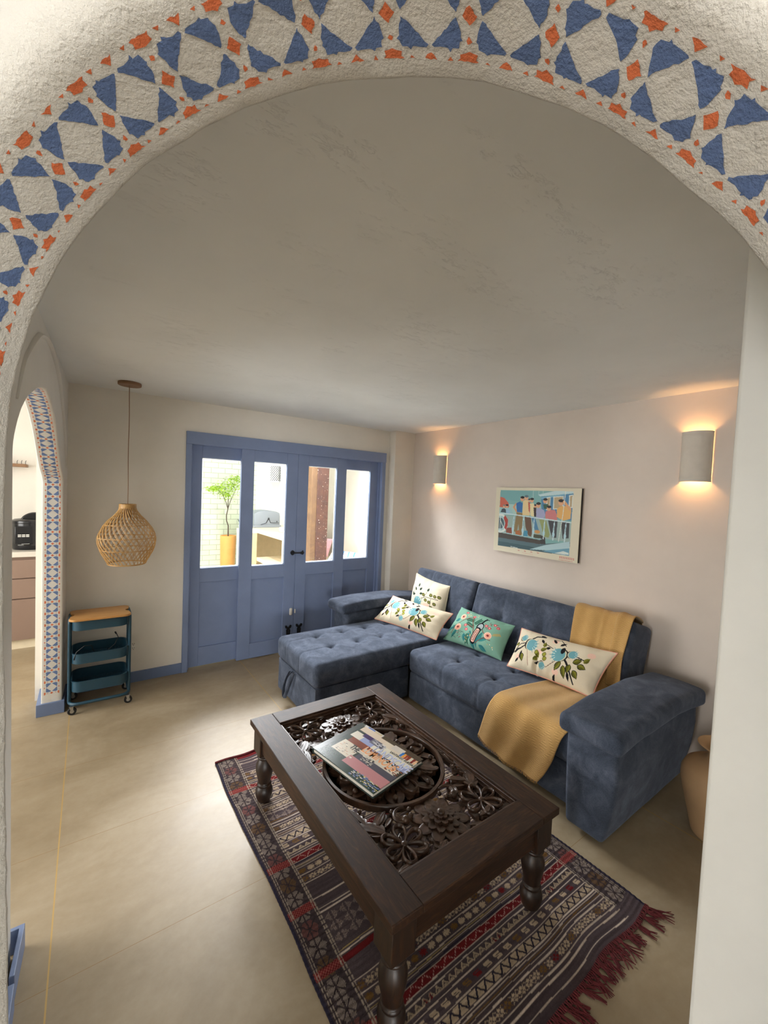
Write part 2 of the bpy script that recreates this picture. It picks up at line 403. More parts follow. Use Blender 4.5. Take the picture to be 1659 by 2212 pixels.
# ------------------------------------------------------------------ arched walls
class Curve2:
    def __init__(s, pts):
        s.p = np.array(pts); d = np.linalg.norm(np.diff(s.p, axis=0), axis=1)
        s.L = np.concatenate([[0], np.cumsum(d)])
        tg = np.gradient(s.p, axis=0); tg /= np.linalg.norm(tg, axis=1, keepdims=True)
        s.n = np.stack([tg[:, 1], -tg[:, 0]], 1)      # inward (towards the opening)
    def at(s, l):
        l = np.asarray(l, float)
        p = np.stack([np.interp(l, s.L, s.p[:, i]) for i in (0, 1)], -1)
        n = np.stack([np.interp(l, s.L, s.n[:, i]) for i in (0, 1)], -1)
        n /= np.linalg.norm(n, axis=-1, keepdims=True); return p, n
def lump(P, amp, sc):
    return np.array([mnoise.noise(Vector(p)*sc)*amp for p in P])
def arch_mesh(cv, frame, T, outer, rf, rb, top, amp=.003):
    """cv: opening curve in (s,z), from left jamb foot over to right; frame(s,d,z)->xyz; d=0 back (room) face, d=T front."""
    ls = np.arange(0, cv.L[-1]+.0001, .012); p, n = cv.at(ls)
    prof = [(0, -rb-.0), ]
    prof = [(0.0, -rb), (rb*.3, -rb*.3), (rb, 0)] + [(d, 0) for d in np.linspace(rb+.02, T-rf-.02, 6)] + [(T-rf, 0), (T-rf*.5, -rf*.14), (T-rf*.13, -rf*.5), (T, -rf)]
    sL, sR = outer; rows = []
    def wave(q, l): return lump(np.stack([l*1.0, np.zeros_like(l)+q, np.zeros_like(l)], 1), 1, 9)
    for (d, o) in prof:
        near_edge = 1.0 if d < .02 else .35
        off = o + amp*near_edge*wave(d*3, ls)+amp*.5*near_edge*wave(d*3+9, ls*4)
        q = p+n*off[:, None]
        q[:, 1] = np.where(ls < .02, 0, q[:, 1]); q[:, 1] = np.where(ls > cv.L[-1]-.02, 0, q[:, 1])
        rows.append([frame(a, d, b) for a, b in q])
    mb = MB(); mb.grid(np.array(rows))
    # flat faces outside: front and back
    c = np.array([(sL+sR)/2*0+np.mean(cv.p[:, 0]), cv.p[0, 1]])
    zs = max(0, 0); N = len(ls)
    spring = cv.spring
    for row, d in ((0, 0.0), (-1, T)):
        o = prof[row][1]; q = p+n*o
        outp = []
        for (a, b), (na, nb) in zip(q, n):
            if b <= spring: outp.append((sL if a < c[0] else sR, max(b, 0)))
            else:
                dx, dz = a-c[0], b-spring
                ts = []
                if dx < 0: ts.append((sL-c[0])/dx)
                if dx > 0: ts.append((sR-c[0])/dx)
                if dz > 0: ts.append((top-spring)/dz)
                t_ = min(ts); outp.append((c[0]+dx*t_, spring+dz*t_))
        # make sure the top corners are reached
        outp = np.array(outp)
        for cx in (sL, sR):
            i = np.argmin(np.hypot(outp[:, 0]-cx, outp[:, 1]-top)); outp[i] = (cx, top)
        inner = [r_ for r_ in rows[row]]
        G = []
        for f in (0, .33, .66, 1):
            if f == 0: G.append(inner)
            else:
                G.append([frame(a+(oa-a)*f, d, b+(ob-b)*f) for (a, b), (oa, ob) in zip(q, outp)])
        mb.grid(np.array(G))
    # outer rim
    mb.grid(np.array([[frame(sL, 0, 0), frame(sL, 0, top), frame(sR, 0, top), frame(sR, 0, 0)], [frame(sL, T, 0), frame(sL, T, top), frame(sR, T, top), frame(sR, T, 0)]]))
    return mb
def stencil(cv, frame, lmid, period, phase, dmid, l0, l1, eps=.0009, vsgn=1, jit=.012, amp=.003):
    def rel(l, d): return amp*.35*(mnoise.noise(Vector((l, d*3, 0))*9)+.5*mnoise.noise(Vector((l*4, d*3+9, 0))*9))
    """the painted star and lozenge border, as thin paint on the reveal"""
    rr = random.Random(3)
    bl = [(.165, .025), (.32, .19), (.478, .345), (.455, .375), (.37, .372), (.29, .38), (.265, .385), (.24, .415), (.215, .38), (.13, .375), (.125, .34), (.115, .305), (.085, .275), (.105, .24), (.11, .18), (.13, .11)]
    star = [(-.14, .52), (-.105, .485), (-.115, .43), (-.05, .42), (0, .39), (.05, .42), (.115, .43), (.105, .485), (.14, .52)]
    shapes = []
    for su in (1, -1):
        for sv in (1, -1):
            shapes.append((0, [(su*u if su > 0 else 1-u, sv*v) for u, v in bl]))
    for sv in (1, -1):
        shapes += [(1, [(u, sv*v) for u, v in star]), (1, [(.41, sv*.52), (.5, sv*.43), (.59, sv*.52)]),
                   (1, [(.21, sv*.52), (.24, sv*.48), (.28, sv*.52)]), (1, [(.72, sv*.52), (.76, sv*.48), (.79, sv*.52)]),
                   (1, [(-.033, sv*.27), (0, sv*.235), (.03, sv*.27), (.012, sv*.31), (-.02, sv*.305)])]
    shapes.append((1, [(-.095, 0), (0, .112), (.095, 0), (0, -.112)]))
    mb = MB(); k0 = math.floor((l0-lmid-phase)/period)-1; k1 = math.ceil((l1-lmid-phase)/period)+1
    for k in range(k0, k1):
        for mi, poly in shapes:
            pts = []
            for i in range(len(poly)):
                a, b = np.array(poly[i]), np.array(poly[(i+1) % len(poly)])
                ns = max(1, int(np.hypot(*(b-a))/.045))
                for j in range(ns):
                    q = a+(b-a)*j/ns; pts.append((q[0]+rr.uniform(-jit, jit), q[1]+rr.uniform(-jit, jit)))
            L_ = np.array([lmid+phase+(k+u)*period for u, v in pts])
            if L_.min() < l0 or L_.max() > l1: continue
            D = np.array([dmid+vsgn*v*period for u, v in pts])
            cu, cd = L_.mean(), D.mean()
            ring = []
            for f in (0.45, 1):
                l = cu+(L_-cu)*f; dd = cd+(D-cd)*f; p_, n_ = cv.at(l)
                e = eps
                ring.append([frame(pp[0]+nn_[0]*(e+rel(q_l, x)), x, pp[1]+nn_[1]*(e+rel(q_l, x))) for pp, nn_, x, q_l in zip(p_, n_, dd, l)])
            p_, n_ = cv.at(np.array([cu])); ec = eps+rel(cu, cd); cpt = frame(p_[0, 0]+n_[0, 0]*ec, cd, p_[0, 1]+n_[0, 1]*ec)
            n = len(pts); V = [cpt]+ring[0]+ring[1]
            F = [(0, 1+i, 1+(i+1) % n) for i in range(n)]+[(1+i, 1+n+i, 1+n+(i+1) % n, 1+(i+1) % n) for i in range(n)]
            mb.mesh(V, F, mi)
    return mb
# -- big arch, diagonal to the room
PHI = .8036; nv = Vector((math.sin(PHI), math.cos(PHI), 0)); tv = Vector((math.cos(PHI), -math.sin(PHI), 0))
D_BACK, T_MAIN = .4658, .142
def fr_main(s, d, z): return tuple(nv*(D_BACK-d)+tv*s+Vector((0, 0, z)))
S0, Z0, EA, EB = -.1479, 1.6607, .4530, .3973
ctl = [(-.6150, 1.43), (-.6148, 1.53), (-.6125, 1.622), (-.6050, 1.690), (-.5955, 1.734), (-.5853, 1.772), (-.5730, 1.807), (-.5572, 1.838), (-.5231, 1.887), (-.4814, 1.931), (-.4146, 1.983), (-.3509, 2.0155), (-.2901, 2.038), (-.2318, 2.0515), (-.1759, 2.0574), (-.1221, 2.0573), (-.0702, 2.0523), (-.0201, 2.0418), (.0284, 2.026), (.0755, 2.0039), (.1215, 1.9765), (.1662, 1.944), (.2100, 1.9044), (.2359, 1.8781), (.2585, 1.850), (.2800, 1.820), (.3110, 1.772), (.3370, 1.715), (.3520, 1.65), (.3580, 1.57), (.3590, 1.50)]
def catmull(ctl, k=8):
    q = [np.array(c, float) for c in ctl]; out = []
    for i in range(len(q)-1):
        p0, p1, p2, p3 = q[max(i-1, 0)], q[i], q[i+1], q[min(i+2, len(q)-1)]
        for j in range(k):
            t_ = j/k; out.append(tuple(.5*((2*p1)+(p2-p0)*t_+(2*p0-5*p1+4*p2-p3)*t_*t_+(3*p1-p0-3*p2+p3)*t_**3)))
    return out+[tuple(q[-1])]
pts = [(float(np.interp(z, [0, .9, 1.43], [-.6025, -.6050, -.6150])), z) for z in np.linspace(0, 1.43, 60, endpoint=False)]+catmull(ctl)+[(.3590, z) for z in np.linspace(1.50, 0, 61)[1:]]
cvm = Curve2(pts); cvm.spring = 1.5
mb = arch_mesh(cvm, fr_main, T_MAIN, (-1.9, 1.6), .028, .006, 2.9, .0035)
wf = st(mb.build('wall_front', M['arch'], angle=60), 'rough white plastered wall with the big stencilled arch the view looks through')
lm = float(cvm.L[np.argmin(np.abs(cvm.p[:, 0]-S0)+(cvm.p[:, 1] < 1.9)*9)])
sm_ = stencil(cvm, fr_main, lm, .0790, -.0219, D_BACK-.4016, .3, cvm.L[-1]-.3, .0007, vsgn=-1, amp=.0035)
tag(sm_.build('stencil_border', [M['arch_blue'], M['arch_orange']], wf, smooth=True, fixn=False), 'blue and orange stencilled star border')
# -- kitchen arch in the left wall
def xr(y): return -.197+.034*(y-1.7)
TK = .112
def fr_k(s, d, z): return (xr(s)-d, s, z)
kc = [(1.757, 1.62), (1.762, 1.70), (1.811, 1.765), (1.894, 1.829), (2.037, 1.90), (2.206, 1.956), (2.381, 2.002), (2.60, 2.030), (2.785, 2.005), (2.93, 1.960), (3.06, 1.895), (3.18, 1.815), (3.29, 1.725), (3.37, 1.672), (3.46, 1.635), (3.515, 1.600), (3.520, 1.56)]
pts = [(1.757, z) for z in np.linspace(0, 1.62, 80, endpoint=False)]+catmull(kc)+[(3.520+(.03*(1.56-z)/1.56), z) for z in np.linspace(1.56, 0, 81)[1:]]
cvk = Curve2(pts); cvk.spring = 1.57
mb = arch_mesh(cvk, fr_k, TK, (.55, 3.86), .005, .007, 2.34, .003)
wl = st(mb.build('wall_left', M['side_wall'], angle=60), 'white left wall pierced by the kitchen arch with stencilled reveal')
sk = stencil(cvk, fr_k, cvk.L[-1], .0790, -.15, TK*.5, .12, cvk.L[-1]-.13, .0006, jit=.004)
tag(sk.build('stencil_border', [M['sten_blue'], M['sten_orange']], wl, fixn=False), 'blue and orange stencilled border on the reveal')
# shallow plaster ridge following the kitchen arch
gk = catmull([(1.80, 1.86), (1.916, 1.998), (2.031, 2.076), (2.197, 2.165), (2.354, 2.225), (2.61, 2.262), (2.88, 2.240), (3.10, 2.185), (3.33, 2.06), (3.50, 1.92), (3.62, 1.797), (3.68, 1.70)])
mb = MB(); mb.tube([(xr(y)-.001, y, z) for y, z in gk], [.008+.010*math.sin(PI*i/len(gk)) for i in range(len(gk))], 8, flat=.45)
mb.build('plaster_ridge', M['side_wall'], wl)

# ------------------------------------------------------------------ room shell
H = 2.312
YB, XS = 3.82, 3.05
mb = MB(); mb.box(-4.1, 3.3, -7.7, 4.02, -.12, 0); mb.box(-3.4, -.22, 4.02, 5.75, -.12, 0)
st(mb.build('floor', M['floor'], smooth=False), 'beige stone floor laid in large tiles with golden grout', 'floor')
st(MB().box(-.30, 3.3, .18, 4.02, H, H+.25).build('ceiling', M['ceiling'], smooth=False), 'white troweled plaster ceiling with rough trowel scars', 'ceiling')
DX0, DX1, DZ = .664, 2.717, 2.060
mb = MB(); mb.box(-.30, DX0, YB, 4.02, 0, H+.2); mb.box(DX1, 3.3, YB, 4.02, 0, H+.2); mb.box(DX0, DX1, YB, 4.02, DZ, H+.2)
wb = st(mb.build('wall_back', M['wall'], smooth=False), 'pale wall at the back around the blue sliding doors')
st(MB().box(2.775, XS+.05, 3.715, YB+.02, 0, H+.02).build('trim_1', M['wall'], bevel=.006), 'narrow plastered corner pillar between the doors and the sofa wall', 'pillar')
st(MB().box(XS, XS+.2, -.6, 4.02, 0, H+.2).build('wall_right', M['pink_wall'], smooth=False), 'warm grey painted wall behind the sofa')
M['bright_wall'] = plaster('bright_white_plaster', 'efeee8', .1, .15, 80, 9, .002, .006)
st(MB().box(1.127, 3.3, -1.0, .298, 0, 2.9).build('wall_near', M['bright_wall'], bevel=.008), 'bright white wall end at the right edge beside the vase')
# hall around the viewer
mb = MB(); mb.box(-4.1, -4.0, -7.6, 1.4, 0, 2.92); mb.box(-4.1, 1.4, -7.7, -7.6, 0, 2.92); mb.box(1.3, 1.4, -7.6, -1.0, 0, 2.92); mb.box(-4.1, -.85, 1.3, 1.4, 0, 2.92)
st(mb.build('wall_hall', M['side_wall'], smooth=False), 'plain white walls of the hall in front of the arch')
st(MB().box(-4.1, 1.4, -7.7, 1.9, 2.92, 3.0).build('ceiling_hall', M['ceiling'], smooth=False), 'hall ceiling in front of the arch', 'ceiling')
# kitchen shell
st(MB().box(-3.3, -.22, 5.62, 5.75, 0, 2.6).build('wall_kitchen', M['wall'], smooth=False), 'cream kitchen back wall behind the multi cooker')
st(MB().box(-3.4, -3.3, -.2, 5.75, 0, 2.6).build('wall_kitchen', M['wall'], smooth=False), 'kitchen wall on the far left out of view')
st(MB().box(-.30, -.22, 4.02, 5.62, 0, 2.6).build('wall_kitchen', M['wall'], smooth=False), 'kitchen side wall hidden behind the stencilled arch pier')
st(MB().box(-3.4, -.22, .3, 5.75, 2.45, 2.6).build('ceiling_kitchen', M['ceiling'], smooth=False), 'kitchen ceiling beyond the left arch', 'ceiling')
# baseboards
def bb(name, label, polys, h=.085):
    mb = MB()
    for p in polys: mb.prism(p, 0, h)
    return st(mb.build(name, M['blue_dark'], bevel=.002, smooth=False), label, 'baseboard')
bb('baseboard_back', 'blue baseboard on the back wall between the trolley and the doors', [[(-.12, YB-.013), (DX0, YB-.013), (DX0, YB+.01), (-.12, YB+.01)]])
bb('baseboard_left', 'blue baseboard wrapped around the foot of the stencilled arch pier', [[(-.272, 3.535), (-.120, 3.535), (-.113, 3.82), (-.272, 3.82)]])
bb('baseboard_near', 'blue baseboards at the lower left edge before the kitchen arch', [[(-.183, 1.60), (-.169, 1.60), (-.161, 1.782), (-.20, 1.782), (-.20, 1.768), (-.175, 1.768)], [(-.182, .95), (-.166, .95), (-.166, 1.575), (-.182, 1.575)]])

# ------------------------------------------------------------------ blue sliding doors
tr_ = thing('trim_2', 'blue wooden frame and header around the sliding doors', 'door frame', (1.69, YB, 0)); tr_['kind'] = 'structure'
MB().box(DX0, DX1, 3.792, 3.96, 1.955, DZ).build('header', M['blue'], tr_, False, .003)
for x0, x1 in ((DX0, .708), (2.673, DX1)):
    MB().box(x0, x1, 3.800, 3.96, 0, 1.96).build('jamb', M['blue'], tr_, False, .002)
for x0, x1 in ((.706, .722), (2.658, 2.676)):
    MB().box(x0, x1, 3.842, 3.96, 0, 1.96).build('jamb_stop', M['blue'], tr_, False, .002)
def leaf_door(i, x0, x1, px0, px1, y0, label, pz0=.15, handle=None):
    d = thing('door_%d' % i, label, 'door', ((x0+x1)/2, y0, 0)); d['kind'] = 'structure'
    y1 = y0+.036; zb, zt = .008, 1.975; g0, g1 = .882, 1.852
    mb = MB()
    mb.box(x0, px0, y0, y1, zb, zt); mb.box(px1, x1, y0, y1, zb, zt)
    for a, b in ((zb, pz0), (.757, g0), (g1, zt)): mb.box(px0, px1, y0, y1, a, b)
    mb.build('leaf_frame', M['blue'], d, False, .0025)
    MB().box(px0-.001, px1+.001, y0+.017, y1-.011, pz0-.001, .758).build('lower_panel', M['blue'], d, False)
    MB().box(px0-.001, px1+.001, y0+.016, y0+.020, g0-.001, g1+.001).build('glass_pane', M['glass'], d, False)
    mb = MB()
    for a, b, c, e in ((px0, px0+.006, g0, g1), (px1-.006, px1, g0, g1), (px0, px1, g0, g0+.006), (px0, px1, g1-.006, g1)): mb.box(a, b, y0+.021, y0+.03, c, e)
    mb.build('glazing_bead', M['white_out'], d, False)
    return d
d1 = leaf_door(1, .72, 1.245, .805, 1.15, 3.868, 'leftmost blue sliding door, its glass showing the potted tree', .175)
d2 = leaf_door(2, 1.127, 1.673, 1.243, 1.560, 3.815, 'second blue door from the left, its glass showing the covered grill', .15)
d3 = leaf_door(3, 1.676, 2.222, 1.787, 2.108, 3.815, 'third blue door from the left, its glass showing a wooden post', .17)
d4 = leaf_door(4, 2.16, 2.660, 2.235, 2.560, 3.868, 'rightmost blue sliding door with the striped cushion behind its glass', .17)
# iron hardware
def fleur(x, z, s=1):
    pl = [(-.018, 0), (.018, 0), (.02, .045), (.012, .058), (.03, .07), (.034, .09), (.02, .095), (.006, .078), (0, .07), (-.006, .078), (-.02, .095), (-.034, .09), (-.03, .07), (-.012, .058), (-.02, .045)]
    mb = MB(); mb.prism([(x+a*s, z+b*s) for a, b in pl], 3.806, 3.815, axis='y')
    mb.tube([(x, 3.80, z-.02), (x, 3.80, z+.05)], .006, 8); return mb
fleur(1.622, .175).build('floor_bolt', M['iron'], d2, False); fleur(1.735, .175).build('floor_bolt', M['iron'], d3, False)
mb = MB(); hz = .989
mb.lathe([(.0, -.008), (.022, -.006), (.022, .004), (0, .006)], (1.640, 3.808, hz), 12, axis='y'); mb.tube([(1.640, 3.795, hz), (1.69, 3.79, hz-.002), (1.735, 3.792, hz-.004)], [.008, .006, .006], 8)
mb.sphere((1.735, 3.793, hz-.004), .014, 8, sc=(1.6, .7, 1))
mb.box(1.634, 1.646, 3.803, 3.815, hz-.024, hz+.024)
mb.build('latch_handle', M['iron'], d2)
mb = MB(); mb.box(1.742, 1.755, 3.805, 3.815, hz-.024, hz+.018); mb.build('latch_keeper', M['iron'], d3, bevel=.003)
soft_box(1.626, 1.656, 3.797, 3.815, .368, .44, .010, .006).build('contact_sensor', M['white_plastic'], d2, merge=1e-5)
soft_box(1.679, 1.690, 3.800, 3.815, .383, .425, .005, .005).build('sensor_magnet', M['white_plastic'], d3, merge=1e-5)
tag(MB().box(1.27, 1.50, 3.842, 3.862, .001, .009).build('floor_guide', M['white_plastic'], None, False), 'thin white guide strip on the floor under the sliding doors', 'floor strip')

# ------------------------------------------------------------------ sofa
sofa = thing('corner_sofa', 'blue suede corner sofa bed with a tufted chaise at its far end', 'sofa', (2.1, 2.1, 0))
def bumps(P, amp=.0025, sc=5): return np.array([mnoise.noise(Vector(p)*sc)*amp for p in P.tolist()])
def tuft_fn(tufts, xs=(), ys=(), ztop=0, top_only=True, puff=.012, box=None, front=None):
    def fn(P, N):
        P = P.copy(); up_ = np.clip(N[:, 2], 0, 1)
        dz = np.zeros(len(P))
        x0, x1, y0, y1 = box
        u = np.clip((P[:, 0]-x0)/(x1-x0), 0, 1); v = np.clip((P[:, 1]-y0)/(y1-y0), 0, 1)
        dz += puff*(1-(2*u-1)**4)*(1-(2*v-1)**4)
        for tx, ty in tufts:
            d2 = (P[:, 0]-tx)**2+(P[:, 1]-ty)**2; d = np.sqrt(d2)
            dz -= .020*np.exp(-d2/.038**2)+.014*np.exp(-d2/.011**2)
            # radiating folds
            th = np.arctan2(P[:, 1]-ty, P[:, 0]-tx)
            dz += .0022*np.sin(th*5+tx*40)*np.exp(-(d-.04)**2/.03**2)
        for sy, a, b in ys:      # seam running along x at y=sy
            f = ((P[:, 0] > a) & (P[:, 0] < b)); dz -= np.where(f, .0065*np.exp(-(P[:, 1]-sy)**2/.007**2), 0)
        for sx, a, b in xs:
            f = ((P[:, 1] > a) & (P[:, 1] < b)); dz -= np.where(f, .0065*np.exp(-(P[:, 0]-sx)**2/.007**2), 0)
        P[:, 2] += dz*up_
        # the seam line carries on down the front face
        fx = np.clip(-N[:, 0], 0, 1)
        for sy, a, b in ys:
            P[:, 0] += fx*.006*np.exp(-(P[:, 1]-sy)**2/.007**2)*(a <= x0+.02)
        P[:, 2] += bumps(P, .003, 6)*up_; P[:, 0] -= fx*bumps(P, .005, 6)
        P[:, 1] -= np.clip(-N[:, 1], 0, 1)*bumps(P, .005, 6)
        return P
    return fn
def plain_fn(P, N):
    return P+N*bumps(P, .0035, 5)[:, None]
def part_box(name, args, r=.02, step=.02, fn=plain_fn, mat='suede', parent=sofa, **kw):
    return soft_box(*args, r, step, fn).build(name, M[mat], parent, merge=1e-5, angle=60, **kw)
part_box('chaise_base', (1.250, 2.06, 2.452, 3.112, .025, .272), .012)
part_box('seat_base', (2.045, 2.80, 1.07, 2.43, .025, .240), .015)
ct = [(x, y) for x in (1.50, 1.73, 1.955, 2.175, 2.40) for y in (2.70, 2.945)]
soft_box(1.238, 2.80, 2.440, 3.125, .270, .440, .040, .011, tuft_fn(ct, [], [(2.70, 1.2, 1.5), (2.945, 1.2, 1.5)], .44, box=(1.238, 2.8, 2.44, 3.125))).build('chaise_cushion', M['suede'], sofa, merge=1e-5, angle=70)
stt = [(x, y) for x in (2.20, 2.40) for y in (2.055, 1.73, 1.405)]
soft_box(2.022, 2.78, 1.075, 2.432, .240, .418, .045, .011, tuft_fn(stt, [(2.20, 1.405, 2.055)], [(2.055, 1.9, 2.2), (1.73, 1.9, 2.2), (1.405, 1.9, 2.2)], .42, box=(2.022, 2.78, 1.075, 2.432))).build('seat_cushion', M['suede'], sofa, merge=1e-5, angle=70)
# backrests: built flat in (along y, thickness, height) and tilted
def backrest(y0, y1, tufts, seams):
    Hh, Tt = .50, .29
    def fn(P, N):
        P = P.copy(); f = np.clip(-N[:, 0], 0, 1); d = np.zeros(len(P))
        v = np.clip((P[:, 1]-y0)/(y1-y0), 0, 1); h = np.clip(P[:, 2]/Hh, 0, 1)
        d += .014*(1-(2*v-1)**6)*(1-(2*h-1)**6)
        for ty, th in tufts:
            r2 = (P[:, 1]-ty)**2+(P[:, 2]-th)**2
            d -= .018*np.exp(-r2/.04**2)+.012*np.exp(-r2/.011**2)
        for sy in seams:
            k = P[:, 2] > .30
            d -= np.where(k, .006*np.exp(-(P[:, 1]-sy)**2/.007**2), 0)
            P[:, 2] -= np.clip(N[:, 2], 0, 1)*.005*np.exp(-(P[:, 1]-sy)**2/.007**2)
        P[:, 0] -= f*(d+bumps(P, .003, 6)); P[:, 2] += np.clip(N[:, 2], 0, 1)*bumps(P, .004, 6)
        # tilt
        uu = np.array([.30, 0, .954]); ww = np.array([.954, 0, -.30]); O = np.array([2.598, 0, .405])
        return O+P[:, [0]]*ww+P[:, [2]]*uu+P[:, [1]]*np.array([0, 1, 0])
    return soft_box(0, Tt, y0, y1, 0, Hh, .035, .012, fn).build('backrest', M['suede'], sofa, merge=1e-5, angle=70)
backrest(1.135, 2.405, [(2.08, .27), (1.73, .27), (1.40, .27)], [2.08, 1.73, 1.40])
backrest(2.42, 3.20, [(2.70, .27), (2.95, .27)], [2.70, 2.95])
def arm(sgn):
    yy = (lambda y: y) if sgn > 0 else (lambda y: 4.235-y)
    def fnb(P, N):
        P = P+N*bumps(P, .003, 4)[:, None]
        z = P[:, 2]; out = np.interp(z, [.03, .12, .25, .38, .52], [.062, .04, .012, 0, .008])
        w_ = np.clip((1.06-P[:, 1])/.26, 0, 1)
        P[:, 1] = P[:, 1]+out*w_
        xo = np.clip((2.2-P[:, 0])/.27, 0, 1); P[:, 0] += xo*np.interp(z, [.03, .2, .4, .52], [.03, .008, 0, 0])
        P[:, 1] = yy(P[:, 1]); return P
    a = soft_box(1.905, 2.86, .822, 1.060, .03, .515, .022, .02, fnb).build('armrest', M['suede'], sofa, merge=1e-5, angle=60)
    def fns(P, N):
        P = P+N*bumps(P, .004, 5)[:, None]
        P[:, 2] += np.interp(P[:, 0], [1.85, 2.1, 2.5, 2.85], [-.012, .006, .004, -.035])
        P[:, 2] += np.clip(N[:, 2], 0, 1)*.010*(1-((P[:, 1]-.935)/.14)**2)
        P[:, 1] = yy(P[:, 1]); return P
    soft_box(1.850, 2.87, .786, 1.082, .516, .608, .030, .014, fns).build('armrest_pad', M['suede'], a, merge=1e-5, angle=70)
arm(1); arm(-1)
mb = MB()
for k, (dx, sp_, w_) in enumerate(((0, .045, .017), (-.008, .03, .016))):
    pts = [(1.232+dx, 2.80+.02*k, .268), (1.222+dx, 2.84+sp_*.6, .2), (1.214+dx, 2.875+sp_*.5, .11), (1.212+dx, 2.875, .045+.01*k), (1.214+dx, 2.845-sp_*.1, .10), (1.222+dx, 2.80, .19), (1.232+dx, 2.768+.01*k, .266)]
    # smooth
    q = [Vector(p) for p in pts]; out = []
    for i in range(len(q)-1):
        p0, p1, p2, p3 = q[max(i-1, 0)], q[i], q[i+1], q[min(i+2, len(q)-1)]
        for t_ in (0, .25, .5, .75):
            out.append(.5*((2*p1)+(p2-p0)*t_+(2*p0-5*p1+4*p2-p3)*t_*t_+(3*p1-p0-3*p2+p3)*t_**3))
    mb.tube(out+[q[-1]], w_*.6, 8, flat=.3)
mb.build('pull_strap', M['suede'], sofa)
for x, y in ((1.30, 2.50), (1.30, 3.06), (2.14, 1.14), (2.08, .96), (2.7, .96), (2.02, 3.3)):
    MB().lathe([(.022, 0), (.024, .028), (.024, .045)], (x, y, 0), 12).build('foot', M['rubber'], sofa)

# ------------------------------------------------------------------ raster canvas for printed and embroidered faces
class Canvas:
    def __init__(s, w_, h, bgc, W=1.0, Hh=None):
        s.w, s.h = w_, h; s.W = W; s.H = Hh or W*h/w_
        s.a = np.ones((h, w_, 3))*np.array(lin(bgc)[:3])
        s.X, s.Y = np.meshgrid((np.arange(w_)+.5)/w_*s.W, (np.arange(h)+.5)/h*s.H)
    def put(s, mask, c):
        s.a[mask] = lin(c)[:3]
    def _box(s, x0, x1, y0, y1):
        i0 = max(0, int(x0/s.W*s.w)-1); i1 = min(s.w, int(x1/s.W*s.w)+2); j0 = max(0, int(y0/s.H*s.h)-1); j1 = min(s.h, int(y1/s.H*s.h)+2)
        return slice(j0, j1), slice(i0, i1)
    def poly(s, pts, c):
        p = np.array(pts, float); b = s._box(p[:, 0].min(), p[:, 0].max(), p[:, 1].min(), p[:, 1].max())
        X, Y = s.X[b], s.Y[b]; ins = np.zeros(X.shape, bool); j = len(p)-1
        for i in range(len(p)):
            xi, yi = p[i]; xj, yj = p[j]
            with np.errstate(divide='ignore', invalid='ignore'):
                k = ((yi > Y) != (yj > Y)) & (X < (xj-xi)*(Y-yi)/(yj-yi+1e-12)+xi)
            ins ^= k; j = i
        s.a[b][ins] = lin(c)[:3]
    def ell(s, x, y, a, b_, c, ang=0):
        r = max(a, b_); b = s._box(x-r, x+r, y-r, y+r); X, Y = s.X[b]-x, s.Y[b]-y
        u = X*math.cos(ang)+Y*math.sin(ang); v = -X*math.sin(ang)+Y*math.cos(ang)
        s.a[b][(u/a)**2+(v/b_)**2 < 1] = lin(c)[:3]
    def line(s, pts, wd, c):
        pts = [np.array(p, float) for p in pts]
        for k, (p, q) in enumerate(zip(pts[:-1], pts[1:])):
            w_ = wd if not hasattr(wd, '__len__') else wd[k]
            b = s._box(min(p[0], q[0])-w_, max(p[0], q[0])+w_, min(p[1], q[1])-w_, max(p[1], q[1])+w_)
            X, Y = s.X[b], s.Y[b]; d = q-p; L = max(d@d, 1e-12); t_ = np.clip(((X-p[0])*d[0]+(Y-p[1])*d[1])/L, 0, 1)
            s.a[b][np.hypot(X-p[0]-t_*d[0], Y-p[1]-t_*d[1]) < w_/2] = lin(c)[:3]
    def rect(s, x0, x1, y0, y1, c): s.a[s._box(x0, x1, y0, y1)] = lin(c)[:3] if False else s.a[s._box(x0, x1, y0, y1)]; s.poly([(x0, y0), (x1, y0), (x1, y1), (x0, y1)], c)
    def leaf(s, x, y, ang, L, wd, c, c2=None, outline=None):
        t_ = np.linspace(0, 1, 9); e = wd*np.sin(PI*t_**.8)
        def mk(sc, off=0): return [(x+math.cos(ang)*L*q-math.sin(ang)*g*sc, y+math.sin(ang)*L*q+math.cos(ang)*g*sc) for q, g in zip(t_, e)]
        if outline: s.leaf(x-math.cos(ang)*L*.06, y-math.sin(ang)*L*.06, ang, L*1.12, wd*1.35, outline)
        s.poly(mk(1)+mk(-1)[::-1], c)
        if c2: s.poly(mk(1)+mk(0)[::-1], c2)
def set_col(me, cols):
    a = me.color_attributes.new('Col', 'FLOAT_COLOR', 'POINT'); c = np.ones((len(me.vertices), 4)); c[:, :3] = cols
    a.data.foreach_set('color', c.ravel())

